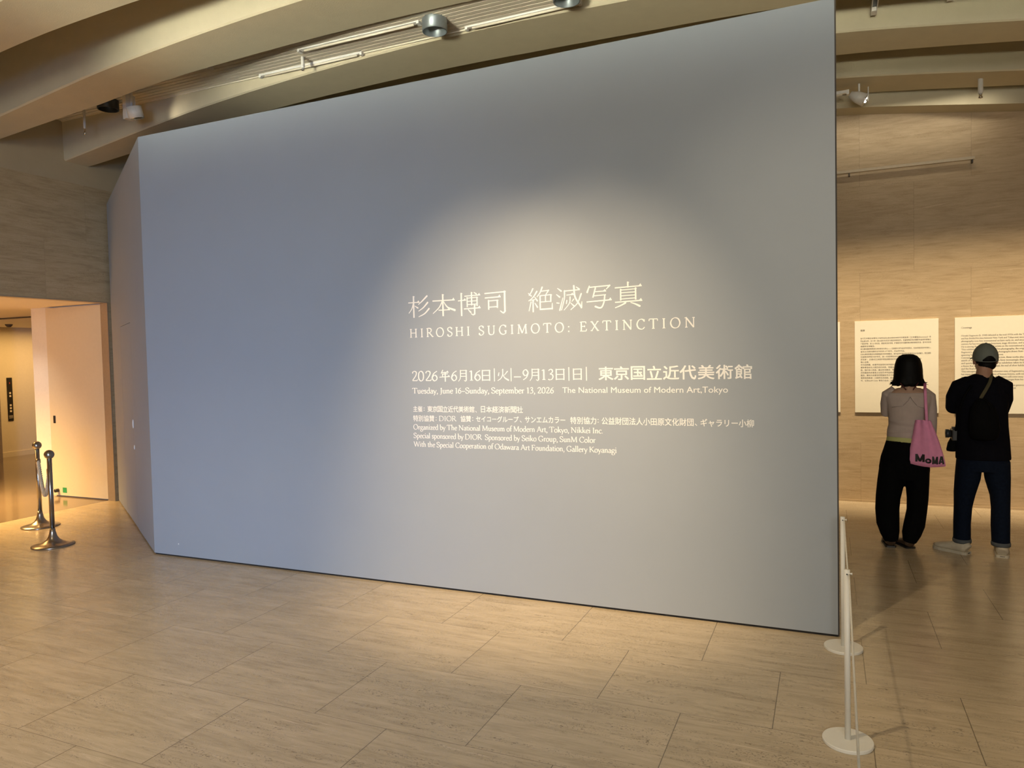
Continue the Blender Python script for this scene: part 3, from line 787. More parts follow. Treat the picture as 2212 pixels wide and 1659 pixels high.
ink.font_text('主催', -2.696, 1.252, -2.622, 1.293, fat=bo); ink.font_text('：', -2.612, 1.262, -2.602, 1.282)
for i, ch in enumerate('東京国立近代美術館'): ink.font_text(ch, -2.580 + i * 0.0411, 1.252, -2.580 + i * 0.0411 + 0.0385, 1.294, fat=bo)
ink.font_text('、', -2.206, 1.251, -2.194, 1.263)
for i, ch in enumerate('日本経済新聞社'): ink.font_text(ch, -2.168 + i * 0.0453 + (0.006 if i == 0 else 0), 1.252, -2.168 + i * 0.0453 + (0.037 if i == 0 else 0.0425), 1.295, fat=bo)
tag(ink.build('lettering', YT, 'vinyl', part='word'), 'first small Japanese credit line, below the dates', 'lettering')
ink = Ink()
ink.font_text('特別協賛', -2.698, 1.185, -2.527, 1.228, fat=bo); ink.font_text('：', -2.517, 1.194, -2.508, 1.216)
ink.brk(); ink.serif_text('DIOR', -2.491, 1.190, 0.035, 0.137, 12.5, 6, 5)
ink.brk(); ink.font_text('協賛', -2.320, 1.187, -2.240, 1.229, fat=bo); ink.font_text('：', -2.231, 1.196, -2.222, 1.218)
ink.brk(); ink.font_text('セイコーグループ', -2.201, 1.188, -1.886, 1.228, fat=bo); ink.font_text('、', -1.878, 1.188, -1.864, 1.201)
ink.brk(); ink.font_text('サンエムカラー', -1.840, 1.188, -1.558, 1.228, fat=bo)
ink.brk(); ink.font_text('特別協力', -1.523, 1.185, -1.350, 1.230, fat=bo); ink.font_text('：', -1.342, 1.196, -1.333, 1.218)
ink.brk(); ink.font_text('公益財団法人小田原文化財団', -1.314, 1.184, -0.742, 1.230, fat=bo); ink.font_text('、', -0.735, 1.185, -0.720, 1.199)
ink.brk(); ink.font_text('ギャラリー小柳', -0.700, 1.182, -0.396, 1.228, fat=bo)
tag(ink.build('lettering', YT, 'vinyl', part='word'), 'long Japanese sponsor line, second line of the small credits', 'lettering')
for tx, z, x1, lb in (('Organized by The National Museum of Modern Art, Tokyo, Nikkei Inc.', 1.1275, -1.305, 'small English credit line beginning Organized by'),
                      ('Special sponsored by DIOR  Sponsored by Seiko Group, SunM Color', 1.0665, -1.356, 'small English credit line beginning Special sponsored by'),
                      ('With the Special Cooperation of Odawara Art Foundation, Gallery Koyanagi', 1.0055, -1.219, 'lowest English credit line, beginning With the Special Cooperation')):
    ink = Ink(); ink.serif_text(tx, -2.700, z, 0.0355, x1 + 2.700, 15.0, 7.5, 4)
    tag(ink.build('lettering', YT, 'vinyl', part='word'), lb, 'lettering')


# ------------------------------------------------------------------ text panels on the back wall
def text_panel(x0, label):
    t = thing('text_panel', label, 'text panel', (x0, YB - 0.002, 0.956), 0, 'white text panels on the travertine wall')
    obj('board', bevel(BX(0, 0.772, -0.012, 0.0, 0, 0.965), 0.001, 1), 'panel', t)
    return t


text_panel(-0.649, 'white text panel mostly hidden behind the right edge of the grey wall')
pz = text_panel(0.265, 'white text panel with Chinese text behind the woman\'s head')
pe = text_panel(1.179, 'white text panel headed Greetings behind the man in the cap')
ink = Ink(); ink.font_text('致辞', 0.055, 0.858, size=0.021, fat=0.0005)
ZH = ['当代艺术家杉本博司(1948年出生)自20世纪70年代中期发表《立体模型(Dioramas)》系', '列出道以来，五十年一直以纽约与东京为据点持续创作。他富有概念性的摄影作品很早便确立', '了国际声誉，进入21世纪后，更是将活动领域，扩展至艺术与建筑等多样的表现手法，至今仍在持', '续受到全球瞩目。', '本次展览重新聚焦其艺术的原点与核心——它既是杉本作品创作的原点，也始终是其创作的核心，', '呈现从初期到最新创作的共13个系列，约60件作品。', '杉本以精湛的概念与卓越银盐技术的完美融合，其作品同时具有数码影像无法企及的魅力，而在摄影',
      '已被数码所取代的今天，这一切变得愈发珍贵。本展的标题“绝', '灭写真”，正是对已消逝的银盐摄影技术的致意，也是杉本长期思考的', '核心主题。', '作为回顾展，本展不仅呈现杉本作品的全貌，更以“绝灭”为主题，', '重新审视他与人类历史的关系。观者在此将深刻体会作品中的思考，', '影，我们深入体会，通过本次展览，观众将能从中感受到。', '灭所蕴含的多重意义以及艺术作品的启示。', '最后，谨向为本展览的筹备给予大力支持的艺术家本人，', '诸多机构致谢：小田原艺术财团、各位收藏家、以及', '司、以及SunM Color 等协力企业，致以诚挚谢意。']
for i, ln in enumerate(ZH):
    full = len(ln) > 32
    ink.font_text(ln, 0.055, 0.775 - i * 0.0278, 0.705 if full else None, size=0.0185)
ink.build('printed_text', -0.012, 'ink', pz, 0.0006)
ink = Ink(); ink.serif_text('Greetings', 0.055, 0.855, 0.016, 0.092, 12, 6, 3)
EN = ['Hiroshi Sugimoto (b. 1948) debuted in the mid-1970s with the "Dioramas" series', 'and has divided his time between New York and Tokyo ever since. His conceptual', 'photography won him international acclaim early on, and since the turn of the', 'century he has moved into architecture, stage direction, and a range of fields.', 'He is among the most celebrated artists on the international scene today,', 'This exhibition looks to the core of his photography, the origin and center of',
      'Sugimoto\'s art, and presents some 60 photographs drawn from thirteen series', 'spanning from his early works to new ones.', 'Conceptually tied to the idea of extinction, these works also stand at the', 'zenith of silver halide photography, a form increasingly displaced by digital', 'and quietly fading from our lives. The exhibition takes its title, Extinction,', 'a theme that he has long contemplated, the end of silver halide photography', 'and the final works.',
      'This retrospective offers a comprehensive view of Sugimoto\'s practice and', 'has expanded his vision of the time of human history, with extinction seen', 'as an underlying thread. We hope that visitors will come away with a deeper', 'Today more than ever, it is the message that emerges from his works.', '', 'We express our sincere gratitude to the person for his generous', 'support, and to everyone at the Odawara Art Foundation', 'and to the lenders and all those who have made it', 'possible, to the Seiko Group, SunM Color and the', 'other sponsors.']
for i, ln in enumerate(EN):
    if ln: ink.serif_text(ln, 0.055, 0.775 - i * 0.0277, 0.0145, 0.66 * min(1.0, len(ln) / 77.0), 13, 7, 2)
ink.build('printed_text', -0.012, 'ink', pe, 0.0006)

# ================================================================== LOBBY FITTINGS
t = thing('lift_button_panel', 'tall black lift call panel with pale buttons on the lobby wall', 'button panel', (-13.85, 8.545, 1.06))
obj('plate', bevel(BX(0.0, 0.012, -0.048, 0.048, -0.40, 0.40), 0.002, 1), 'black', t)
for z in (0.115, 0.06, -0.11, -0.165, -0.22): obj('button', bevel(BX(0.012, 0.018, -0.017, 0.017, z - 0.017, z + 0.017), 0.002, 1), 'button', t)
obj('floor_display', BX(0.012, 0.014, -0.006, 0.006, 0.285, 0.315), 'red', t)
b = bmesh.new()
for z in (-0.305, -0.322, -0.345): box(b, 0.012, 0.0128, -0.034, 0.034, z - 0.003, z + 0.003)
obj('notice_lines', b, 'button', t)
t = thing('smoke_detector', 'small dark smoke detector on the lobby ceiling', 'smoke detector', (-12.9, 8.0, 2.386))
b = bmesh.new(); lathe(b, [(0, 0), (0.06, 0), (0.05, -0.02), (0.03, -0.045), (0, -0.05)], 20); obj('sensor', b, 'edge_dark', t, True)

# ================================================================== STANCHIONS
def stanchion(x, y, label):
    t = thing('stanchion', label, 'stanchion', (x, y, 0), 0, 'steel rope stanchions by the lobby opening')
    b = bmesh.new(); lathe(b, [(0, 0), (0.172, 0), (0.175, 0.006), (0.172, 0.012), (0.13, 0.020), (0.085, 0.034), (0.055, 0.055), (0.036, 0.085), (0.026, 0.125), (0.021, 0.16), (0, 0.16)], 48); obj('base', b, 'steel', t, True)
    b = bmesh.new(); tube(b, [(0, 0, 0.15), (0, 0, 0.80)], 0.0205, 24); obj('pole', b, 'steel', t, True)
    b = bmesh.new(); ball(b, (0, 0, 0.834), 0.042, 28); obj('ball_finial', b, 'steel', t, True)
    return t


A = Vector((-7.411, 4.817, 0)); B = Vector((-6.500, 4.331, 0))
sA = stanchion(A.x, A.y, 'steel ball-topped stanchion nearer the lobby opening'); sB = stanchion(B.x, B.y, 'steel ball-topped stanchion nearer the grey wall')
dd = (B - A).normalized()
for t, s in ((sA, 1), (sB, -1)):
    b = bmesh.new(); v = dd * s; tube(b, [v * 0.018 + Vector((0, 0, 0.70)), v * 0.034 + Vector((0, 0, 0.702)), v * 0.040 + Vector((0, 0, 0.685))], 0.007, 10); obj('hook', b, 'steel', t, True)
ra, rb = A + dd * 0.045, B - dd * 0.045
t = thing('barrier_rope', 'cream twisted rope sagging between the two steel stanchions', 'rope', ((ra.x + rb.x) / 2, (ra.y + rb.y) / 2, 0.387))
pts = []
N = 150
for i in range(N + 1):
    u = i / N; w = 2 * u - 1
    c = ra.lerp(rb, 0.5 + 0.5 * (w if abs(w) < 2 else w)); pts.append(Vector((c.x, c.y, 0.395 + 0.29 * abs(w) ** 1.75)) - Vector(t.location))
b = bmesh.new()
side = Vector((-dd.y, dd.x, 0))
for k in range(3):
    P = []
    for i, p in enumerate(pts):
        tg = (pts[min(i + 1, N)] - pts[max(i - 1, 0)]).normalized(); nn = tg.cross(side).normalized(); a = i * 0.62 + k * 2.094
        P.append(p + side * math.cos(a) * 0.0085 + nn * math.sin(a) * 0.0085)
    tube(b, P, 0.0105, 8)
obj('cord_strands', b, 'rope', t, True)
for p, s in ((pts[0], 1), (pts[-1], -1)):
    b = bmesh.new(); tube(b, [p + Vector((0, 0, 0.012)), p + dd * 0.012 * s - Vector((0, 0, 0.03))], 0.021, 14); obj('end_ferrule', b, 'steel', t, True)


# ================================================================== WHITE BARRIER POSTS
def barrier_post(x, y, label):
    t = thing('barrier_post', label, 'barrier post', (x, y, 0), 0, 'low white barrier posts at the end of the grey wall')
    b = bmesh.new(); lathe(b, [(0, 0), (0.096, 0), (0.098, 0.003), (0.098, 0.013), (0.096, 0.016), (0, 0.016)], 56); obj('base', b, 'post', t, False)
    b = bmesh.new(); tube(b, [(0, 0, 0.014), (0, 0, 0.722)], 0.0118, 22); obj('pole', b, 'post', t, True)
    b = bmesh.new(); tube(b, [(0.010, -0.006, 0.708), (0.0165, -0.006, 0.708), (0.020, -0.006, 0.708)], [0.003, 0.003, 0.006], 12); obj('hook', b, 'post', t, True)
    b = bmesh.new(); tube(b, [(0, -0.0112, 0.706), (0, -0.0125, 0.706)], 0.003, 10); obj('screw_hole', b, 'lamp_dark', t, True)
    return t


posts = [(0.069, 4.262), (0.067, 3.232), (0.048, 1.15)]
barrier_post(*posts[0], 'low white barrier post standing against the end of the grey wall')
barrier_post(*posts[1], 'low white barrier post nearer the camera, in front of the other')
barrier_post(*posts[2], 'low white barrier post outside the bottom of the photo')


def cord(a, b_, sag, label):
    p0 = Vector((a[0] + 0.008, a[1] - 0.0125, 0.706)); p1 = Vector((b_[0] + 0.004, b_[1] + 0.0125, 0.706)); c = (p0 + p1) / 2
    P = [p0.lerp(p1, i / 24) - Vector((0, 0, sag * (1 - (2 * i / 24 - 1) ** 2))) - c for i in range(25)]
    b = bmesh.new(); tube(b, P, 0.0032, 10)
    o = obj('elastic_cord', b, 'cord', None, True, c); tag(o, label, 'cord', 'thin white cords between the barrier posts')


cord(posts[0], posts[1], 0.012, 'thin white cord between the two visible barrier posts')
cord(posts[1], posts[2], 0.02, 'thin white cord running from the nearer barrier post out of the photo')


# ================================================================== PEOPLE
def hand(bm, wrist, aim, palm_n, side, curl=0.35, s=1.0):
    """palm, four fingers of unequal length and a thumb, as closed shells"""
    w = Vector(wrist); d = Vector(aim).normalized(); n = Vector(palm_n); n = (n - d * n.dot(d)).normalized(); sd = d.cross(n) * side
    tube(bm, [w - d * 0.02 * s, w + d * 0.02 * s, w + d * 0.055 * s, w + d * 0.088 * s], [(0.022 * s, 0.017 * s), (0.033 * s, 0.015 * s), (0.040 * s, 0.015 * s), (0.036 * s, 0.012 * s)], 12, ref=sd)
    for k, (ln, off) in enumerate(((0.068, -0.031), (0.078, -0.0105), (0.072, 0.0105), (0.056, 0.031))):
        p = w + d * 0.082 * s + sd * off * s; P = [p]; a = curl * 0.5; dirv = d
        for seg, fr in enumerate((0.45, 0.30, 0.25)):
            dirv = (d * math.cos(a) + n * math.sin(a)).normalized(); p = p + dirv * ln * fr * s; P.append(p); a += curl * (1 + 0.15 * k)
        tube(bm, P, [0.0085 * s, 0.008 * s, 0.0075 * s, 0.006 * s], 8, ref=sd)
    p = w + d * 0.025 * s - sd * 0.028 * s
    tube(bm, [p, p + (d * 0.5 - sd * 0.75 + n * 0.2).normalized() * 0.035 * s, p + (d * 0.5 - sd * 0.75 + n * 0.2).normalized() * 0.035 * s + (d * 0.85 - sd * 0.3 + n * 0.35).normalized() * 0.03 * s], [0.012 * s, 0.0105 * s, 0.008 * s], 8, ref=n)


def head(bm, c, yaw, pitch, s=1.0, neck=None):
    """skull, jaw, nose and ears; face along local +Y"""
    Rm = Matrix.Rotation(yaw, 4, 'Z') @ Matrix.Rotation(pitch, 4, 'X')
    T = Matrix.Translation(c) @ Rm
    ball(bm, c, (0.074 * s, 0.092 * s, 0.100 * s), 24, Rm)
    def at(x, y, z): return (T @ Vector((x * s, y * s, z * s)))
    ball(bm, at(0, 0.030, -0.060), (0.056 * s, 0.060 * s, 0.060 * s), 20, Rm)
    ball(bm, at(0, 0.070, -0.100), (0.024 * s, 0.022 * s, 0.020 * s), 12, Rm)
    tube(bm, [at(0, 0.088, 0.008), at(0, 0.102, -0.022), at(0, 0.108, -0.036), at(0, 0.090, -0.044)], [0.007 * s, 0.010 * s, 0.013 * s, 0.010 * s], 10)
    ball(bm, at(0, 0.082, -0.064), (0.022 * s, 0.012 * s, 0.008 * s), 12, Rm)
    ball(bm, at(0, 0.072, 0.024), (0.050 * s, 0.022 * s, 0.012 * s), 14, Rm)
    for e in (-1, 1):
        ball(bm, at(e * 0.076, -0.008, -0.022), (0.009 * s, 0.018 * s, 0.031 * s), 12, Rm)
        ball(bm, at(e * 0.040, 0.062, -0.034), (0.020 * s, 0.022 * s, 0.020 * s), 12, Rm)
    return T


def face_parts(T, s, par, skinm):
    for e in (-1, 1):
        b = bmesh.new(); ball(b, T @ Vector((e * 0.030 * s, 0.0775 * s, 0.004 * s)), 0.0115 * s, 12); obj('eye', b, 'eye', par, True)
        b = bmesh.new(); ball(b, T @ Vector((e * 0.030 * s, 0.0868 * s, 0.004 * s)), 0.0046 * s, 10); obj('pupil', b, 'black', par, True)
    b = bmesh.new(); tube(b, [T @ Vector((-0.022 * s, 0.089 * s, -0.064 * s)), T @ Vector((0, 0.0955 * s, -0.062 * s)), T @ Vector((0.022 * s, 0.089 * s, -0.064 * s))], [0.003 * s, 0.0058 * s, 0.003 * s], 8, ref=(0, 0, 1)); obj('mouth', b, 'lip', par, True)


def loft(bm, secs, n=28):
    """secs: (x, y, z, rx, ry)"""
    tube(bm, [(a, b_, c) for a, b_, c, _, _ in secs], [(d_, e) for _, _, _, d_, e in secs], n, ref=(1, 0, 0))


def ring_loft(bm, secs, n=36, jag=None, open_lo=False, p=2.0):
    rings = []
    for i, (x, y, z, rx, ry) in enumerate(secs):
        rg = []
        for k in range(n):
            a = 2 * math.pi * k / n; cx, sx_ = math.cos(a), math.sin(a)
            ex = 2.0 / p; px = math.copysign(abs(cx) ** ex, cx); py = math.copysign(abs(sx_) ** ex, sx_)
            dx, dy, dz = jag(i, k, a) if jag else (0, 0, 0)
            rg.append(bm.verts.new((x + rx * px + dx, y + ry * py + dy, z + dz)))
        rings.append(rg)
    for a, b in zip(rings, rings[1:]):
        for k in range(n): bm.faces.new((a[k], a[(k + 1) % n], b[(k + 1) % n], b[k]))
    bm.faces.new(rings[0][::-1])
    if not open_lo: bm.faces.new(rings[-1])
    bmesh.ops.recalc_face_normals(bm, faces=bm.faces)


# ---------------------------------------------------------------- the woman with the pink bag
wo = thing('person', 'woman with black bob, mauve knit top and wide black trousers reading the wall text', 'person', (0.56, 6.66, 0.0))
O = Vector(wo.location)
wl = lambda x, y, z: Vector((x, y, z)) - O
bm = bmesh.new()
Th = head(bm, wl(0.603, 6.745, 1.462), R(4), R(4), 0.98)
tube(bm, [wl(0.602, 6.715, 1.41), wl(0.602, 6.690, 1.33), wl(0.603, 6.675, 1.27)], [0.050, 0.050, 0.066], 18)
loft(bm, [(*wl(0.603, 6.685, 1.300), 0.085, 0.055), (*wl(0.603, 6.680, 1.265), 0.150, 0.075), (*wl(0.602, 6.678, 1.20), 0.152, 0.090), (*wl(0.598, 6.680, 1.08), 0.135, 0.088), (*wl(0.595, 6.685, 0.97), 0.122, 0.085), (*wl(0.590, 6.680, 0.86), 0.140, 0.098), (*wl(0.585, 6.675, 0.78), 0.150, 0.105), (*wl(0.580, 6.675, 0.70), 0.120, 0.09)], 24)
for sx_, kx, fx in ((-1, 0.455, 0.465), (1, 0.662, 0.610)):
    hx = 0.585 + sx_ * 0.07
    tube(bm, [wl(hx, 6.675, 0.76), wl((hx + kx) / 2, 6.685, 0.58), wl(kx, 6.69, 0.42), wl((kx + fx) / 2, 6.675, 0.28), wl(fx, 6.66, 0.08)], [0.076, 0.058, 0.043, 0.038, 0.030], 16)
    tube(bm, [wl(fx, 6.645, 0.05), wl(fx, 6.72, 0.045), wl(fx - 0.01, 6.80, 0.03)], [(0.032, 0.035), (0.038, 0.03), (0.03, 0.018)], 14)
# left arm folded up in front, right arm hanging
tube(bm, [wl(0.470, 6.685, 1.262), wl(0.450, 6.70, 1.17), wl(0.447, 6.722, 1.103), wl(0.478, 6.80, 1.108), wl(0.535, 6.89, 1.155)], [0.030, 0.033, 0.028, 0.026, 0.022], 14)
hand(bm, wl(0.535, 6.89, 1.155), (0.35, 0.55, 0.5), (0.5, 0.2, -0.6), 1, 0.5, 0.92)
tube(bm, [wl(0.738, 6.685, 1.250), wl(0.758, 6.69, 1.13), wl(0.768, 6.70, 1.02), wl(0.772, 6.74, 0.90), wl(0.765, 6.77, 0.82)], [0.030, 0.031, 0.027, 0.026, 0.022], 14)
hand(bm, wl(0.765, 6.77, 0.82), (-0.05, 0.2, -1), (-0.8, 0.3, 0), -1, 0.4, 0.92)
body = remesh('body', bm, 0.0045, 'skin', wo, 4)
face_parts(Th, 0.98, wo, 'skin')
# hair: chin-length bob with flicked tips
rnd = random.Random(3)
jit = [[rnd.uniform(-1, 1) for _ in range(60)] for _ in range(12)]
b = bmesh.new()


def jag(i, k, a):
    if i < 7: return (0.0015 * jit[i][k], 0.0015 * jit[i][k - 1], 0.002 * jit[i][k - 2])
    g = 0.010 if i < 9 else 0.022
    o = max(0.0, jit[i][k]) * 0.012 if i >= 8 else 0
    return (o * math.cos(a), o * math.sin(a), g * 0.6 * jit[i][k] * (1 if i >= 8 else 0.2))


hc = wl(0.603, 6.720, 0)
hs = [(0, 1.5745, 0.012, 0.014), (0, 1.572, 0.040, 0.045), (0, 1.560, 0.066, 0.074), (0, 1.535, 0.086, 0.098), (0, 1.495, 0.098, 0.108), (0, 1.445, 0.104, 0.110), (0, 1.400, 0.107, 0.108), (0, 1.372, 0.109, 0.106), (0, 1.350, 0.115, 0.108), (0, 1.334, 0.122, 0.112), (0, 1.326, 0.112, 0.104)]
ring_loft(b, [(hc.x + a, hc.y, z, rx, ry * 0.92) for a, z, rx, ry in hs], 56, jag)
for k in range(26):
    side = -1 if k % 2 else 1; a = rnd.uniform(-0.7, 0.7)
    p = Vector((hc.x + side * 0.104 * math.cos(a), hc.y + 0.095 * math.sin(a) - 0.01, rnd.uniform(1.345, 1.375)))
    ex = rnd.uniform(0.016, 0.044)
    tube(b, [p, p + Vector((side * ex * 0.35, -0.003, -0.022)), p + Vector((side * ex, -0.006, -0.030 + rnd.uniform(-0.004, 0.012)))], [0.007, 0.0045, 0.0008], 6)
hair = obj('hair', b, 'hair', wo, True)
# necklace cord of beads on the nape
b = bmesh.new()
for sd in (-1, 1):
    for i in range(9):
        u = i / 8; ball(b, wl(0.603 + sd * (0.062 - 0.036 * u), 6.630 - 0.026 * u, 1.342 - 0.050 * u), 0.0046, 8)
obj('bead_necklace', b, 'bead', wo, True)
# knit top
bm = bmesh.new()
loft(bm, [(*wl(0.600, 6.680, 1.262), 0.170, 0.078), (*wl(0.600, 6.678, 1.225), 0.176, 0.098), (*wl(0.600, 6.675, 1.16), 0.158, 0.108), (*wl(0.599, 6.677, 1.08), 0.146, 0.105), (*wl(0.597, 6.680, 1.00), 0.142, 0.102), (*wl(0.594, 6.680, 0.94), 0.150, 0.106), (*wl(0.592, 6.678, 0.897), 0.152, 0.110)], 30)
tube(bm, [wl(0.535, 6.680, 1.272), wl(0.492, 6.682, 1.284), wl(0.458, 6.69, 1.248), wl(0.449, 6.705, 1.17), wl(0.446, 6.725, 1.100), wl(0.478, 6.81, 1.107), wl(0.525, 6.88, 1.150)], [0.024, 0.036, 0.053, 0.052, 0.046, 0.042, 0.034], 16)
tube(bm, [wl(0.668, 6.680, 1.268), wl(0.712, 6.682, 1.272), wl(0.745, 6.69, 1.234), wl(0.756, 6.695, 1.13), wl(0.764, 6.71, 1.02), wl(0.768, 6.745, 0.90), wl(0.765, 6.768, 0.835)], [0.024, 0.037, 0.053, 0.050, 0.044, 0.038, 0.031], 16)
for zz, dx in ((1.02, 0.02), (0.965, -0.02), (0.925, 0.01)):   # soft folds round the waist
    loft(bm, [(*wl(0.594 + dx * 0.3, 6.674, zz + 0.02), 0.140, 0.100), (*wl(0.594 + dx * 0.3, 6.672, zz), 0.149, 0.108), (*wl(0.595, 6.674, zz - 0.02), 0.140, 0.100)], 26)
top = remesh('knit_top', bm, 0.006, 'top', wo, 5)
b = bmesh.new()   # thin underlayer lines showing through on the back
for P in ([(0.475, 1.150), (0.54, 1.158), (0.60, 1.163), (0.66, 1.158), (0.715, 1.140)], [(0.555, 1.165), (0.590, 1.205), (0.605, 1.235)], [(0.650, 1.165), (0.622, 1.205), (0.605, 1.235)]):
    tube(b, [wl(x, 6.5705 + 0.55 * (x - 0.60) ** 2 * 3, z) for x, z in P], 0.0022, 6, ref=(0, 0, 1))
obj('strap_line', b, 'top_line', top, True)
b = bmesh.new(); loft(b, [(*wl(0.594, 6.679, 0.912), 0.147, 0.106), (*wl(0.592, 6.678, 0.88), 0.152, 0.110), (*wl(0.590, 6.678, 0.852), 0.154, 0.113)], 36); obj('undershirt', b, 'lime', wo, True)
# wide trousers
bm = bmesh.new()
loft(bm, [(*wl(0.591, 6.678, 0.866), 0.152, 0.112), (*wl(0.585, 6.675, 0.80), 0.165, 0.125), (*wl(0.575, 6.672, 0.72), 0.180, 0.130), (*wl(0.568, 6.672, 0.64), 0.186, 0.125), (*wl(0.565, 6.672, 0.56), 0.17, 0.11)], 30)
loft(bm, [(*wl(0.480, 6.672, 0.70), 0.088, 0.118), (*wl(0.470, 6.675, 0.53), 0.100, 0.112), (*wl(0.450, 6.678, 0.40), 0.092, 0.106), (*wl(0.444, 6.676, 0.30), 0.090, 0.102), (*wl(0.448, 6.67, 0.19), 0.086, 0.096), (*wl(0.462, 6.665, 0.11), 0.072, 0.085), (*wl(0.470, 6.662, 0.06), 0.056, 0.072), (*wl(0.472, 6.662, 0.045), 0.052, 0.066)], 26)
loft(bm, [(*wl(0.668, 6.672, 0.70), 0.085, 0.116), (*wl(0.662, 6.675, 0.53), 0.086, 0.110), (*wl(0.664, 6.678, 0.40), 0.078, 0.104), (*wl(0.658, 6.676, 0.30), 0.074, 0.100), (*wl(0.640, 6.67, 0.19), 0.078, 0.095), (*wl(0.618, 6.665, 0.11), 0.070, 0.085), (*wl(0.606, 6.662, 0.06), 0.054, 0.072), (*wl(0.603, 6.662, 0.045), 0.050, 0.066)], 26)
remesh('trousers', bm, 0.007, 'pants', wo, 4)


SHOE = [(0.0, 0.30, 0.80), (0.03, 0.38, 0.95), (0.10, 0.44, 1.0), (0.25, 0.45, 1.0), (0.42, 0.45, 0.88), (0.60, 0.50, 0.70), (0.76, 0.52, 0.58), (0.90, 0.42, 0.48), (0.97, 0.27, 0.38), (1.0, 0.12, 0.28)]


def shoe(bm, heel, aim, ln, w, h):
    a = Vector(aim).normalized(); hv = Vector(heel); s = Vector((a.y, -a.x, 0))
    tube(bm, [hv + a * ln * f + Vector((0, 0, h * k * 0.5)) for f, _, k in SHOE], [(w * ww, h * k * 0.5) for _, ww, k in SHOE], 20, ref=s)


def sole(bm, heel, aim, ln, w, z1):
    a = Vector(aim).normalized(); hv = Vector(heel) - a * 0.004; s = Vector((a.y, -a.x, 0)); ln += 0.008
    out = [hv + a * ln * f + s * (w * ww + 0.003) for f, ww, _ in SHOE] + [hv + a * ln * f - s * (w * ww + 0.003) for f, ww, _ in SHOE[::-1]]
    prism(bm, [(p.x, p.y) for p in out], 0.0, z1); bmesh.ops.recalc_face_normals(bm, faces=bm.faces)


for hx, hy, ax in ((0.466, 6.612, -0.06), (0.612, 6.618, -0.42)):
    bm = bmesh.new(); shoe(bm, wl(hx, hy, 0.008), (ax, 1, 0), 0.240, 0.092, 0.066)
    so = remesh('shoe', bm, 0.004, 'loafer', wo, 2)
    b = bmesh.new(); sole(b, wl(hx, hy, 0), (ax, 1, 0), 0.240, 0.090, 0.012); obj('sole', b, 'black', so)

# tote bag hanging from her right shoulder
tb = thing('tote_bag', 'pink cotton tote bag with black block letters on the woman\'s right shoulder', 'bag', (0.71, 6.53, 0.69))
O2 = Vector(tb.location); tl = lambda x, y, z: Vector((x, y, z)) - O2
b = bmesh.new()
n = 26
secs = [(1.052, 0.640, 0.740, 0.028), (1.02, 0.632, 0.752, 0.034), (0.95, 0.622, 0.778, 0.034), (0.88, 0.610, 0.800, 0.032), (0.80, 0.597, 0.822, 0.028), (0.73, 0.588, 0.838, 0.020), (0.695, 0.584, 0.842, 0.012)]
rings = []
for iz, (z, xa, xb, th) in enumerate(secs):
    rg = []
    for side in (0, 1):
        for i in range(n):
            u = i / (n - 1); u2 = u if side == 0 else 1 - u
            x = xa + (xb - xa) * u2
            edge = math.sqrt(max(0.0, 1 - (2 * u2 - 1) ** 2)) ** 0.6
            fold = 0.007 * math.sin(u2 * 15.0 + 0.6) * (1 - iz / 8) + (0.010 * math.exp(-((u2 - 0.60) / 0.035) ** 2)) * (iz / 7 + 0.3)
            yy = 6.535 + (-1 if side == 0 else 1) * th * edge - fold * edge * (1 if side == 0 else 0.3) + 0.045 * (u2 - 0.5) * -1
            zz = z - (0.018 * math.sin(math.pi * u2) if iz >= 5 else 0.0) + (0.012 * (1 - u2) if iz >= 4 else 0)
            rg.append(b.verts.new(tl(x, yy, zz)))
    rings.append(rg)
for a, c in zip(rings, rings[1:]):
    m = len(a)
    for k in range(m): b.faces.new((a[k], a[(k + 1) % m], c[(k + 1) % m], c[k]))
b.faces.new(rings[-1])
bmesh.ops.recalc_face_normals(b, faces=b.faces)
sack = obj('sack', b, 'pink', tb, True)
for yy in (6.548, 6.580):
    b = bmesh.new()
    P = [tl(0.715, 6.527 if yy < 6.56 else 6.56, 1.035), tl(0.714, 6.558 if yy < 6.56 else 6.575, 1.12), tl(0.713, 6.590, 1.22), tl(0.713, 6.618, 1.285), tl(0.716, 6.668, 1.338), tl(0.722, 6.715, 1.315), tl(0.726, 6.745, 1.22), tl(0.726, 6.72, 1.10)]
    tube(b, catmull(P, 5), (0.0105, 0.0035), 10, ref=(1, 0, 0)); obj('strap', b, 'pink', tb, True)
ink = Ink()


def block(ch, x0, z0, x1, z1, w):
    W_, H_ = x1 - x0, z1 - z0; V = lambda u, v: Vector((x0 + u * W_, z0 + v * H_))
    h = w / 2 / W_
    if ch == 'M':
        for P in ([V(h, 0), V(h, 1)], [V(1 - h, 0), V(1 - h, 1)], [V(h, 0.98), V(0.5, 0.06)], [V(1 - h, 0.98), V(0.5, 0.06)]): ink.ribbon(P, [w, w])
    elif ch == 'A':
        for P in ([V(h, 0), V(0.47, 1)], [V(1 - h, 0), V(0.53, 1)], [V(0.2, 0.28), V(0.8, 0.28)]): ink.ribbon(P, [w * 0.95, w * 0.95])
    else:
        P = [V(0.5 + (0.5 - h) * math.cos(t_ * math.pi / 14), 0.5 + (0.5 - w / 2 / H_) * math.sin(t_ * math.pi / 14)) for t_ in range(29)]
        ink.ribbon(P, [w] * 29)


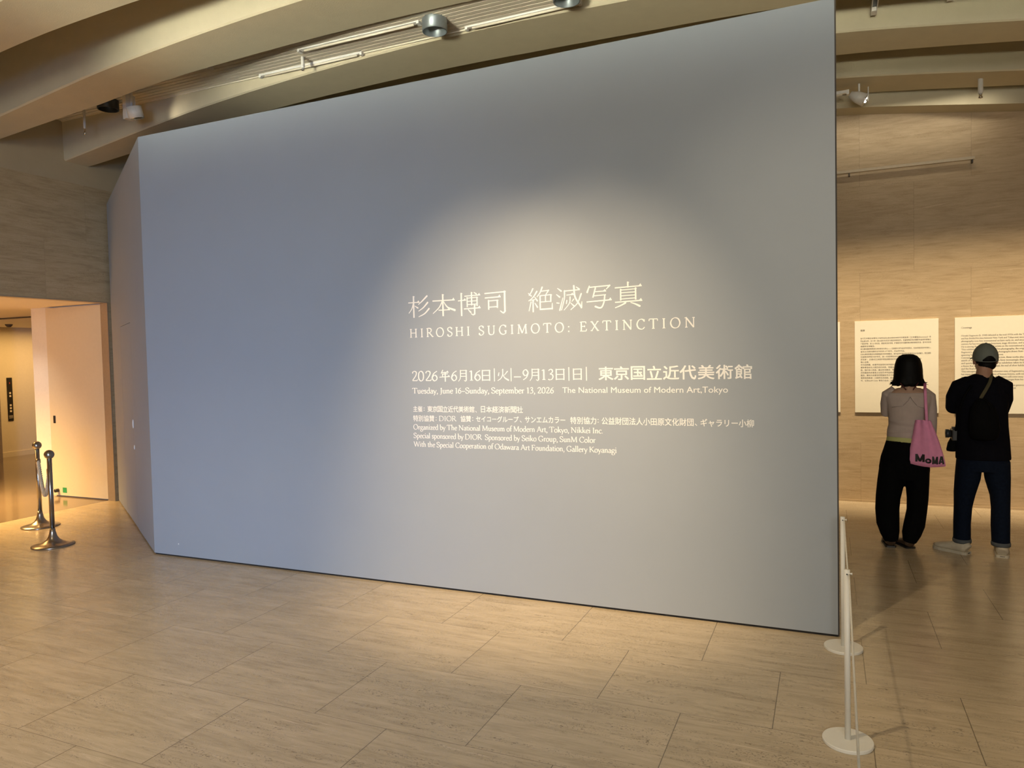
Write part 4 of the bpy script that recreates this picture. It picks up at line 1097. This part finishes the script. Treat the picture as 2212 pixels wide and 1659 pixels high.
block('M', 0.634, 0.722, 0.698, 0.784, 0.0165); block('o', 0.700, 0.713, 0.744, 0.753, 0.0135)
block('M', 0.748, 0.708, 0.788, 0.770, 0.012); block('A', 0.790, 0.712, 0.832, 0.774, 0.014)
bm = bmesh.new()
for gi, grp in enumerate(ink.q):
    for f in grp:
        try: bm.faces.new([bm.verts.new((p.x, 6.40, p.y)) for p in f])
        except ValueError: pass
bmesh.ops.remove_doubles(bm, verts=bm.verts, dist=1e-6)
bmesh.ops.subdivide_edges(bm, edges=[e for e in bm.edges if e.calc_length() > 0.006], cuts=4)
bmesh.ops.triangulate(bm, faces=bm.faces)
dep = bpy.context.evaluated_depsgraph_get(); sk = sack.evaluated_get(dep)
for v in bm.verts:
    ok_, hit, nn, _ = sack.ray_cast(Vector((v.co.x, 6.2, v.co.z)) - O2, Vector((0, 1, 0)))
    v.co = (hit + Vector((0, -0.0012, 0))) if ok_ else (v.co - O2)
for f in bm.faces:
    f.normal_update()
    if f.normal.y > 0: f.normal_flip()
obj('print', bm, 'black', sack)

# ---------------------------------------------------------------- the man in the cap
ma = thing('person', 'man with cap, navy jacket, dark jeans and off-white canvas shoes reading the wall text', 'person', (1.10, 6.62, 0.0))
O = Vector(ma.location)
bm = bmesh.new()
HY, HP = R(7), R(8)
Th = head(bm, wl(1.128, 6.665, 1.535), HY, HP, 1.02)
tube(bm, [wl(1.122, 6.640, 1.49), wl(1.116, 6.625, 1.43), wl(1.112, 6.615, 1.37)], [0.054, 0.054, 0.066], 18)
loft(bm, [(*wl(1.105, 6.625, 1.385), 0.09, 0.06), (*wl(1.10, 6.625, 1.335), 0.165, 0.085), (*wl(1.10, 6.625, 1.25), 0.165, 0.10), (*wl(1.10, 6.630, 1.10), 0.148, 0.098), (*wl(1.102, 6.635, 0.98), 0.138, 0.094), (*wl(1.104, 6.630, 0.86), 0.150, 0.102), (*wl(1.105, 6.630, 0.76), 0.150, 0.10), (*wl(1.105, 6.630, 0.68), 0.12, 0.09)], 24)
for hx, kx, fx, fy in ((1.02, 0.980, 0.970, 6.63), (1.19, 1.224, 1.222, 6.60)):
    tube(bm, [wl(hx, 6.632, 0.78), wl((hx + kx) / 2, 6.635, 0.60), wl(kx, 6.64, 0.44), wl((kx + fx) / 2, (6.63 + fy) / 2, 0.28), wl(fx, fy, 0.08)], [0.080, 0.062, 0.044, 0.040, 0.032], 16)
tube(bm, [wl(0.99, 6.62, 0.05), wl(0.91, 6.66, 0.045), wl(0.85, 6.70, 0.035)], [(0.032, 0.035), (0.036, 0.03), (0.03, 0.018)], 14)
tube(bm, [wl(1.215, 6.57, 0.05), wl(1.23, 6.65, 0.045), wl(1.245, 6.74, 0.035)], [(0.032, 0.035), (0.036, 0.03), (0.03, 0.018)], 14)
tube(bm, [wl(0.955, 6.63, 1.315), wl(0.918, 6.66, 1.22), wl(0.912, 6.70, 1.135), wl(0.97, 6.80, 1.125), wl(1.06, 6.87, 1.15)], [0.034, 0.038, 0.032, 0.030, 0.026], 14)
hand(bm, wl(1.06, 6.87, 1.15), (0.75, 0.25, 0.25), (0.1, -0.6, -0.3), 1, 0.45)
tube(bm, [wl(1.245, 6.63, 1.315), wl(1.262, 6.66, 1.21), wl(1.245, 6.70, 1.10), wl(1.19, 6.80, 1.08), wl(1.12, 6.86, 1.10)], [0.034, 0.038, 0.032, 0.030, 0.026], 14)
hand(bm, wl(1.12, 6.86, 1.10), (-0.75, 0.3, 0.3), (-0.1, -0.6, 0.3), -1, 0.45)
remesh('body', bm, 0.0045, 'skin_m', ma, 4)
face_parts(Th, 1.02, ma, 'skin_m')
Tc = Th
# cropped hair under the cap
b = bmesh.new()
Rm = Matrix.Rotation(HY, 4, 'Z') @ Matrix.Rotation(HP, 4, 'X')
ball(b, Tc @ Vector((0, -0.012, 0.012)), (0.079, 0.090, 0.099), 28, Rm)
ball(b, Tc @ Vector((0, -0.050, -0.048)), (0.062, 0.048, 0.046), 20, Rm)
for v in list(b.verts):
    lc = Tc.inverted() @ v.co
    if lc.y > 0.05: v.co = Tc @ Vector((lc.x, 0.05, lc.z))
obj('hair', b, 'hair', ma, True)
# cap: six-panel crown with rear opening, band, button and brim
b = bmesh.new(); n = 120; rows = 44; grid = []
for r_ in range(rows + 1):
    th = max(0.004, r_ / rows) * R(101); row = []
    for k in range(n):
        a = 2 * math.pi * k / n
        row.append(b.verts.new(Tc @ Vector((0.085 * math.sin(th) * math.cos(a), -0.004 + 0.108 * math.sin(th) * math.sin(a), 0.004 + 0.112 * math.cos(th)))))
    grid.append(row)
for r_ in range(rows):
    for k in range(n):
        a = 2 * math.pi * (k + 0.5) / n; bk = abs(a - 1.5 * math.pi)
        zth = (r_ + 0.5) / rows * 101
        if bk < 0.56 and zth > 75 + 18 * (bk / 0.56) ** 2 and zth < 98: continue
        if r_ == 0: 
            if k == 0: b.faces.new(grid[1])
            continue
        b.faces.new((grid[r_][k], grid[r_][(k + 1) % n], grid[r_ + 1][(k + 1) % n], grid[r_ + 1][k]))
bmesh.ops.delete(b, geom=[v for v in b.verts if not v.link_faces], context='VERTS')
bmesh.ops.recalc_face_normals(b, faces=b.faces)
bmesh.ops.solidify(b, geom=b.faces[:], thickness=0.0025)
capo = obj('cap', b, 'cap', ma, True)
b = bmesh.new(); P = []
lo = []; hi = []
for k in range(25):
    a = R(22) + R(136) * k / 24
    e = Vector((0.080 * math.cos(a), -0.004 + 0.106 * math.sin(a), -0.006)); u = math.sin((a - R(22)) / R(136) * math.pi)
    f = Vector((0.088 * math.cos(a), 0.030 + 0.146 * math.sin(a) ** 0.8, -0.018 - 0.012 * abs(math.cos(a)) + 0.004 * u))
    f = e.lerp(f, min(1, u * 3))
    P.append((e, f))
vs = [[b.verts.new(Tc @ (q + Vector((0, 0, dz)))) for q in (e, f) for dz in (0.002, -0.002)] for e, f in P]
for a, c in zip(vs, vs[1:]):
    for i, j in ((0, 2), (2, 3), (3, 1), (1, 0)):
        try: b.faces.new((a[i], a[j], c[j], c[i]))
        except ValueError: pass
bmesh.ops.recalc_face_normals(b, faces=b.faces); obj('brim', b, 'cap', capo, True)
b = bmesh.new(); ball(b, Tc @ Vector((0, -0.004, 0.117)), (0.008, 0.008, 0.004), 12, Rm); obj('button', b, 'cap', capo, True)
# jacket
bm = bmesh.new()
loft(bm, [(*wl(1.112, 6.620, 1.405), 0.062, 0.058), (*wl(1.108, 6.620, 1.375), 0.105, 0.075), (*wl(1.10, 6.622, 1.335), 0.165, 0.095), (*wl(1.095, 6.622, 1.26), 0.180, 0.115), (*wl(1.098, 6.625, 1.10), 0.174, 0.118), (*wl(1.10, 6.628, 1.00), 0.176, 0.118), (*wl(1.104, 6.628, 0.88), 0.182, 0.122), (*wl(1.108, 6.628, 0.755), 0.186, 0.126), (*wl(1.108, 6.628, 0.745), 0.184, 0.124)], 32)
tube(bm, [wl(1.02, 6.625, 1.345), wl(0.955, 6.635, 1.308), wl(0.925, 6.66, 1.225), wl(0.925, 6.70, 1.150), wl(0.985, 6.80, 1.135), wl(1.045, 6.86, 1.150)], [0.058, 0.070, 0.066, 0.064, 0.056, 0.040], 18)
tube(bm, [wl(1.18, 6.625, 1.350), wl(1.240, 6.635, 1.310), wl(1.250, 6.66, 1.215), wl(1.230, 6.70, 1.110), wl(1.185, 6.79, 1.09), wl(1.13, 6.85, 1.105)], [0.058, 0.071, 0.063, 0.060, 0.052, 0.038], 18)
remesh('jacket', bm, 0.0065, 'navy', ma, 4)
# jeans with frayed cuffs
bm = bmesh.new()
loft(bm, [(*wl(1.105, 6.630, 0.80), 0.172, 0.118), (*wl(1.105, 6.630, 0.72), 0.178, 0.120), (*wl(1.105, 6.630, 0.655), 0.172, 0.112)], 28)
loft(bm, [(*wl(1.018, 6.630, 0.73), 0.090, 0.112), (*wl(1.006, 6.632, 0.60), 0.088, 0.105), (*wl(0.985, 6.635, 0.47), 0.074, 0.096), (*wl(0.975, 6.635, 0.37), 0.063, 0.088), (*wl(0.968, 6.632, 0.24), 0.060, 0.082), (*wl(0.967, 6.628, 0.12), 0.060, 0.078), (*wl(0.967, 6.628, 0.090), 0.060, 0.076)], 26)
loft(bm, [(*wl(1.196, 6.630, 0.73), 0.092, 0.112), (*wl(1.205, 6.632, 0.60), 0.086, 0.105), (*wl(1.222, 6.635, 0.47), 0.068, 0.096), (*wl(1.225, 6.63, 0.37), 0.063, 0.088), (*wl(1.221, 6.615, 0.24), 0.064, 0.082), (*wl(1.221, 6.600, 0.12), 0.061, 0.078), (*wl(1.221, 6.598, 0.092), 0.061, 0.076)], 26)
je = remesh('jeans', bm, 0.0065, 'jeans', ma, 4)
for cx, cyy in ((0.967, 6.628), (1.221, 6.598)):
    b = bmesh.new(); loft(b, [(*wl(cx, cyy, 0.112), 0.0635, 0.080), (*wl(cx, cyy, 0.098), 0.066, 0.083), (*wl(cx, cyy, 0.082), 0.064, 0.081)], 28); obj('cuff', b, 'cuff', je, True)
for hx, hy, aim in ((1.000, 6.560, (-0.80, 0.62, 0)), (1.218, 6.530, (0.16, 1, 0))):
    bm = bmesh.new(); shoe(bm, wl(hx, hy, 0.010), aim, 0.268, 0.100, 0.088)
    so = remesh('shoe', bm, 0.004, 'canvas_shoe', ma, 2)
    a = Vector(aim).normalized(); s_ = Vector((a.y, -a.x, 0)); h0 = wl(hx, hy, 0)
    b = bmesh.new(); sole(b, h0, aim, 0.268, 0.100, 0.022); obj('sole', b, 'canvas_shoe', so)
    b = bmesh.new(); hz = h0 - a * 0.0045
    for k in (-1.5, -0.5, 0.5, 1.5):
        p = hz + s_ * 0.008 * k; ball(b, (p.x, p.y, 0.012), (0.0022, 0.0022, 0.005), 6)
    obj('heel_mark', b, 'black', so)

# drawstring sling bag on his back
sb = thing('sling_bag', 'black drawstring bag with olive strap on the man\'s back', 'bag', (1.09, 6.50, 0.92))
O2 = Vector(sb.location)
bm = bmesh.new()
loft(bm, [(*tl(1.072, 6.500, 1.225), 0.030, 0.020), (*tl(1.075, 6.495, 1.20), 0.050, 0.030), (*tl(1.082, 6.480, 1.15), 0.082, 0.045), (*tl(1.090, 6.470, 1.06), 0.098, 0.056), (*tl(1.092, 6.470, 0.98), 0.100, 0.056), (*tl(1.092, 6.480, 0.935), 0.090, 0.045), (*tl(1.092, 6.485, 0.925), 0.080, 0.035)], 28)
obj('sack', bm, 'bag_black', sb, True)
b = bmesh.new(); P = [tl(1.150, 6.640, 1.418), tl(1.152, 6.575, 1.405), tl(1.135, 6.522, 1.355), tl(1.105, 6.500, 1.295), tl(1.078, 6.492, 1.245), tl(1.072, 6.492, 1.228)]
tube(b, catmull(P, 4), (0.0125, 0.0025), 10, ref=(0.85, 0, 0.5)); obj('strap', b, 'olive', sb, True)
b = bmesh.new()
for s in (-1, 1): tube(b, catmull([tl(1.075, 6.478, 1.225), tl(1.075 + s * 0.03, 6.45, 1.20), tl(1.075 + s * 0.045, 6.43, 1.16), tl(1.075 + s * 0.04, 6.42, 1.13)], 4), 0.0028, 8)
obj('drawstring', b, 'bag_black', sb, True)

# camera hanging at his left side
cm = thing('camera', 'black camera with a lens hanging at the man\'s left hip', 'camera', (0.915, 6.665, 0.93))
obj('camera_body', bevel(BX(-0.018, 0.03, -0.065, 0.065, -0.045, 0.045), 0.008, 2), 'black', cm)
b = bmesh.new(); tube(b, [(-0.016, 0, 0.008), (-0.030, 0, 0.008), (-0.032, 0, 0.008), (-0.056, 0, 0.008)], [0.030, 0.030, 0.034, 0.034], 22, ref=(0, 1, 0)); obj('lens', b, 'lamp_dark', cm, True)
obj('viewfinder', bevel(BX(-0.012, 0.022, -0.024, 0.024, 0.042, 0.062), 0.004, 2), 'black', cm)
b = bmesh.new(); tube(b, catmull([(0.006, -0.062, 0.03), (0.02, -0.088, 0.15), (0.05, -0.135, 0.30), (0.10, -0.165, 0.40)], 5), (0.009, 0.0025), 8); obj('strap', b, 'bag_black', cm, True)
po = thing('camera_pouch', 'black pouch hanging below the camera at the man\'s left hip', 'pouch', (0.905, 6.665, 0.80))
b = bmesh.new(); loft(b, [(0.010, 0, 0.095, 0.022, 0.05), (0.0, 0, 0.06, 0.030, 0.055), (-0.004, 0, 0.01, 0.036, 0.058), (-0.004, 0, 0.0, 0.034, 0.056)], 24); obj('pouch_body', b, 'bag_black', po, True)
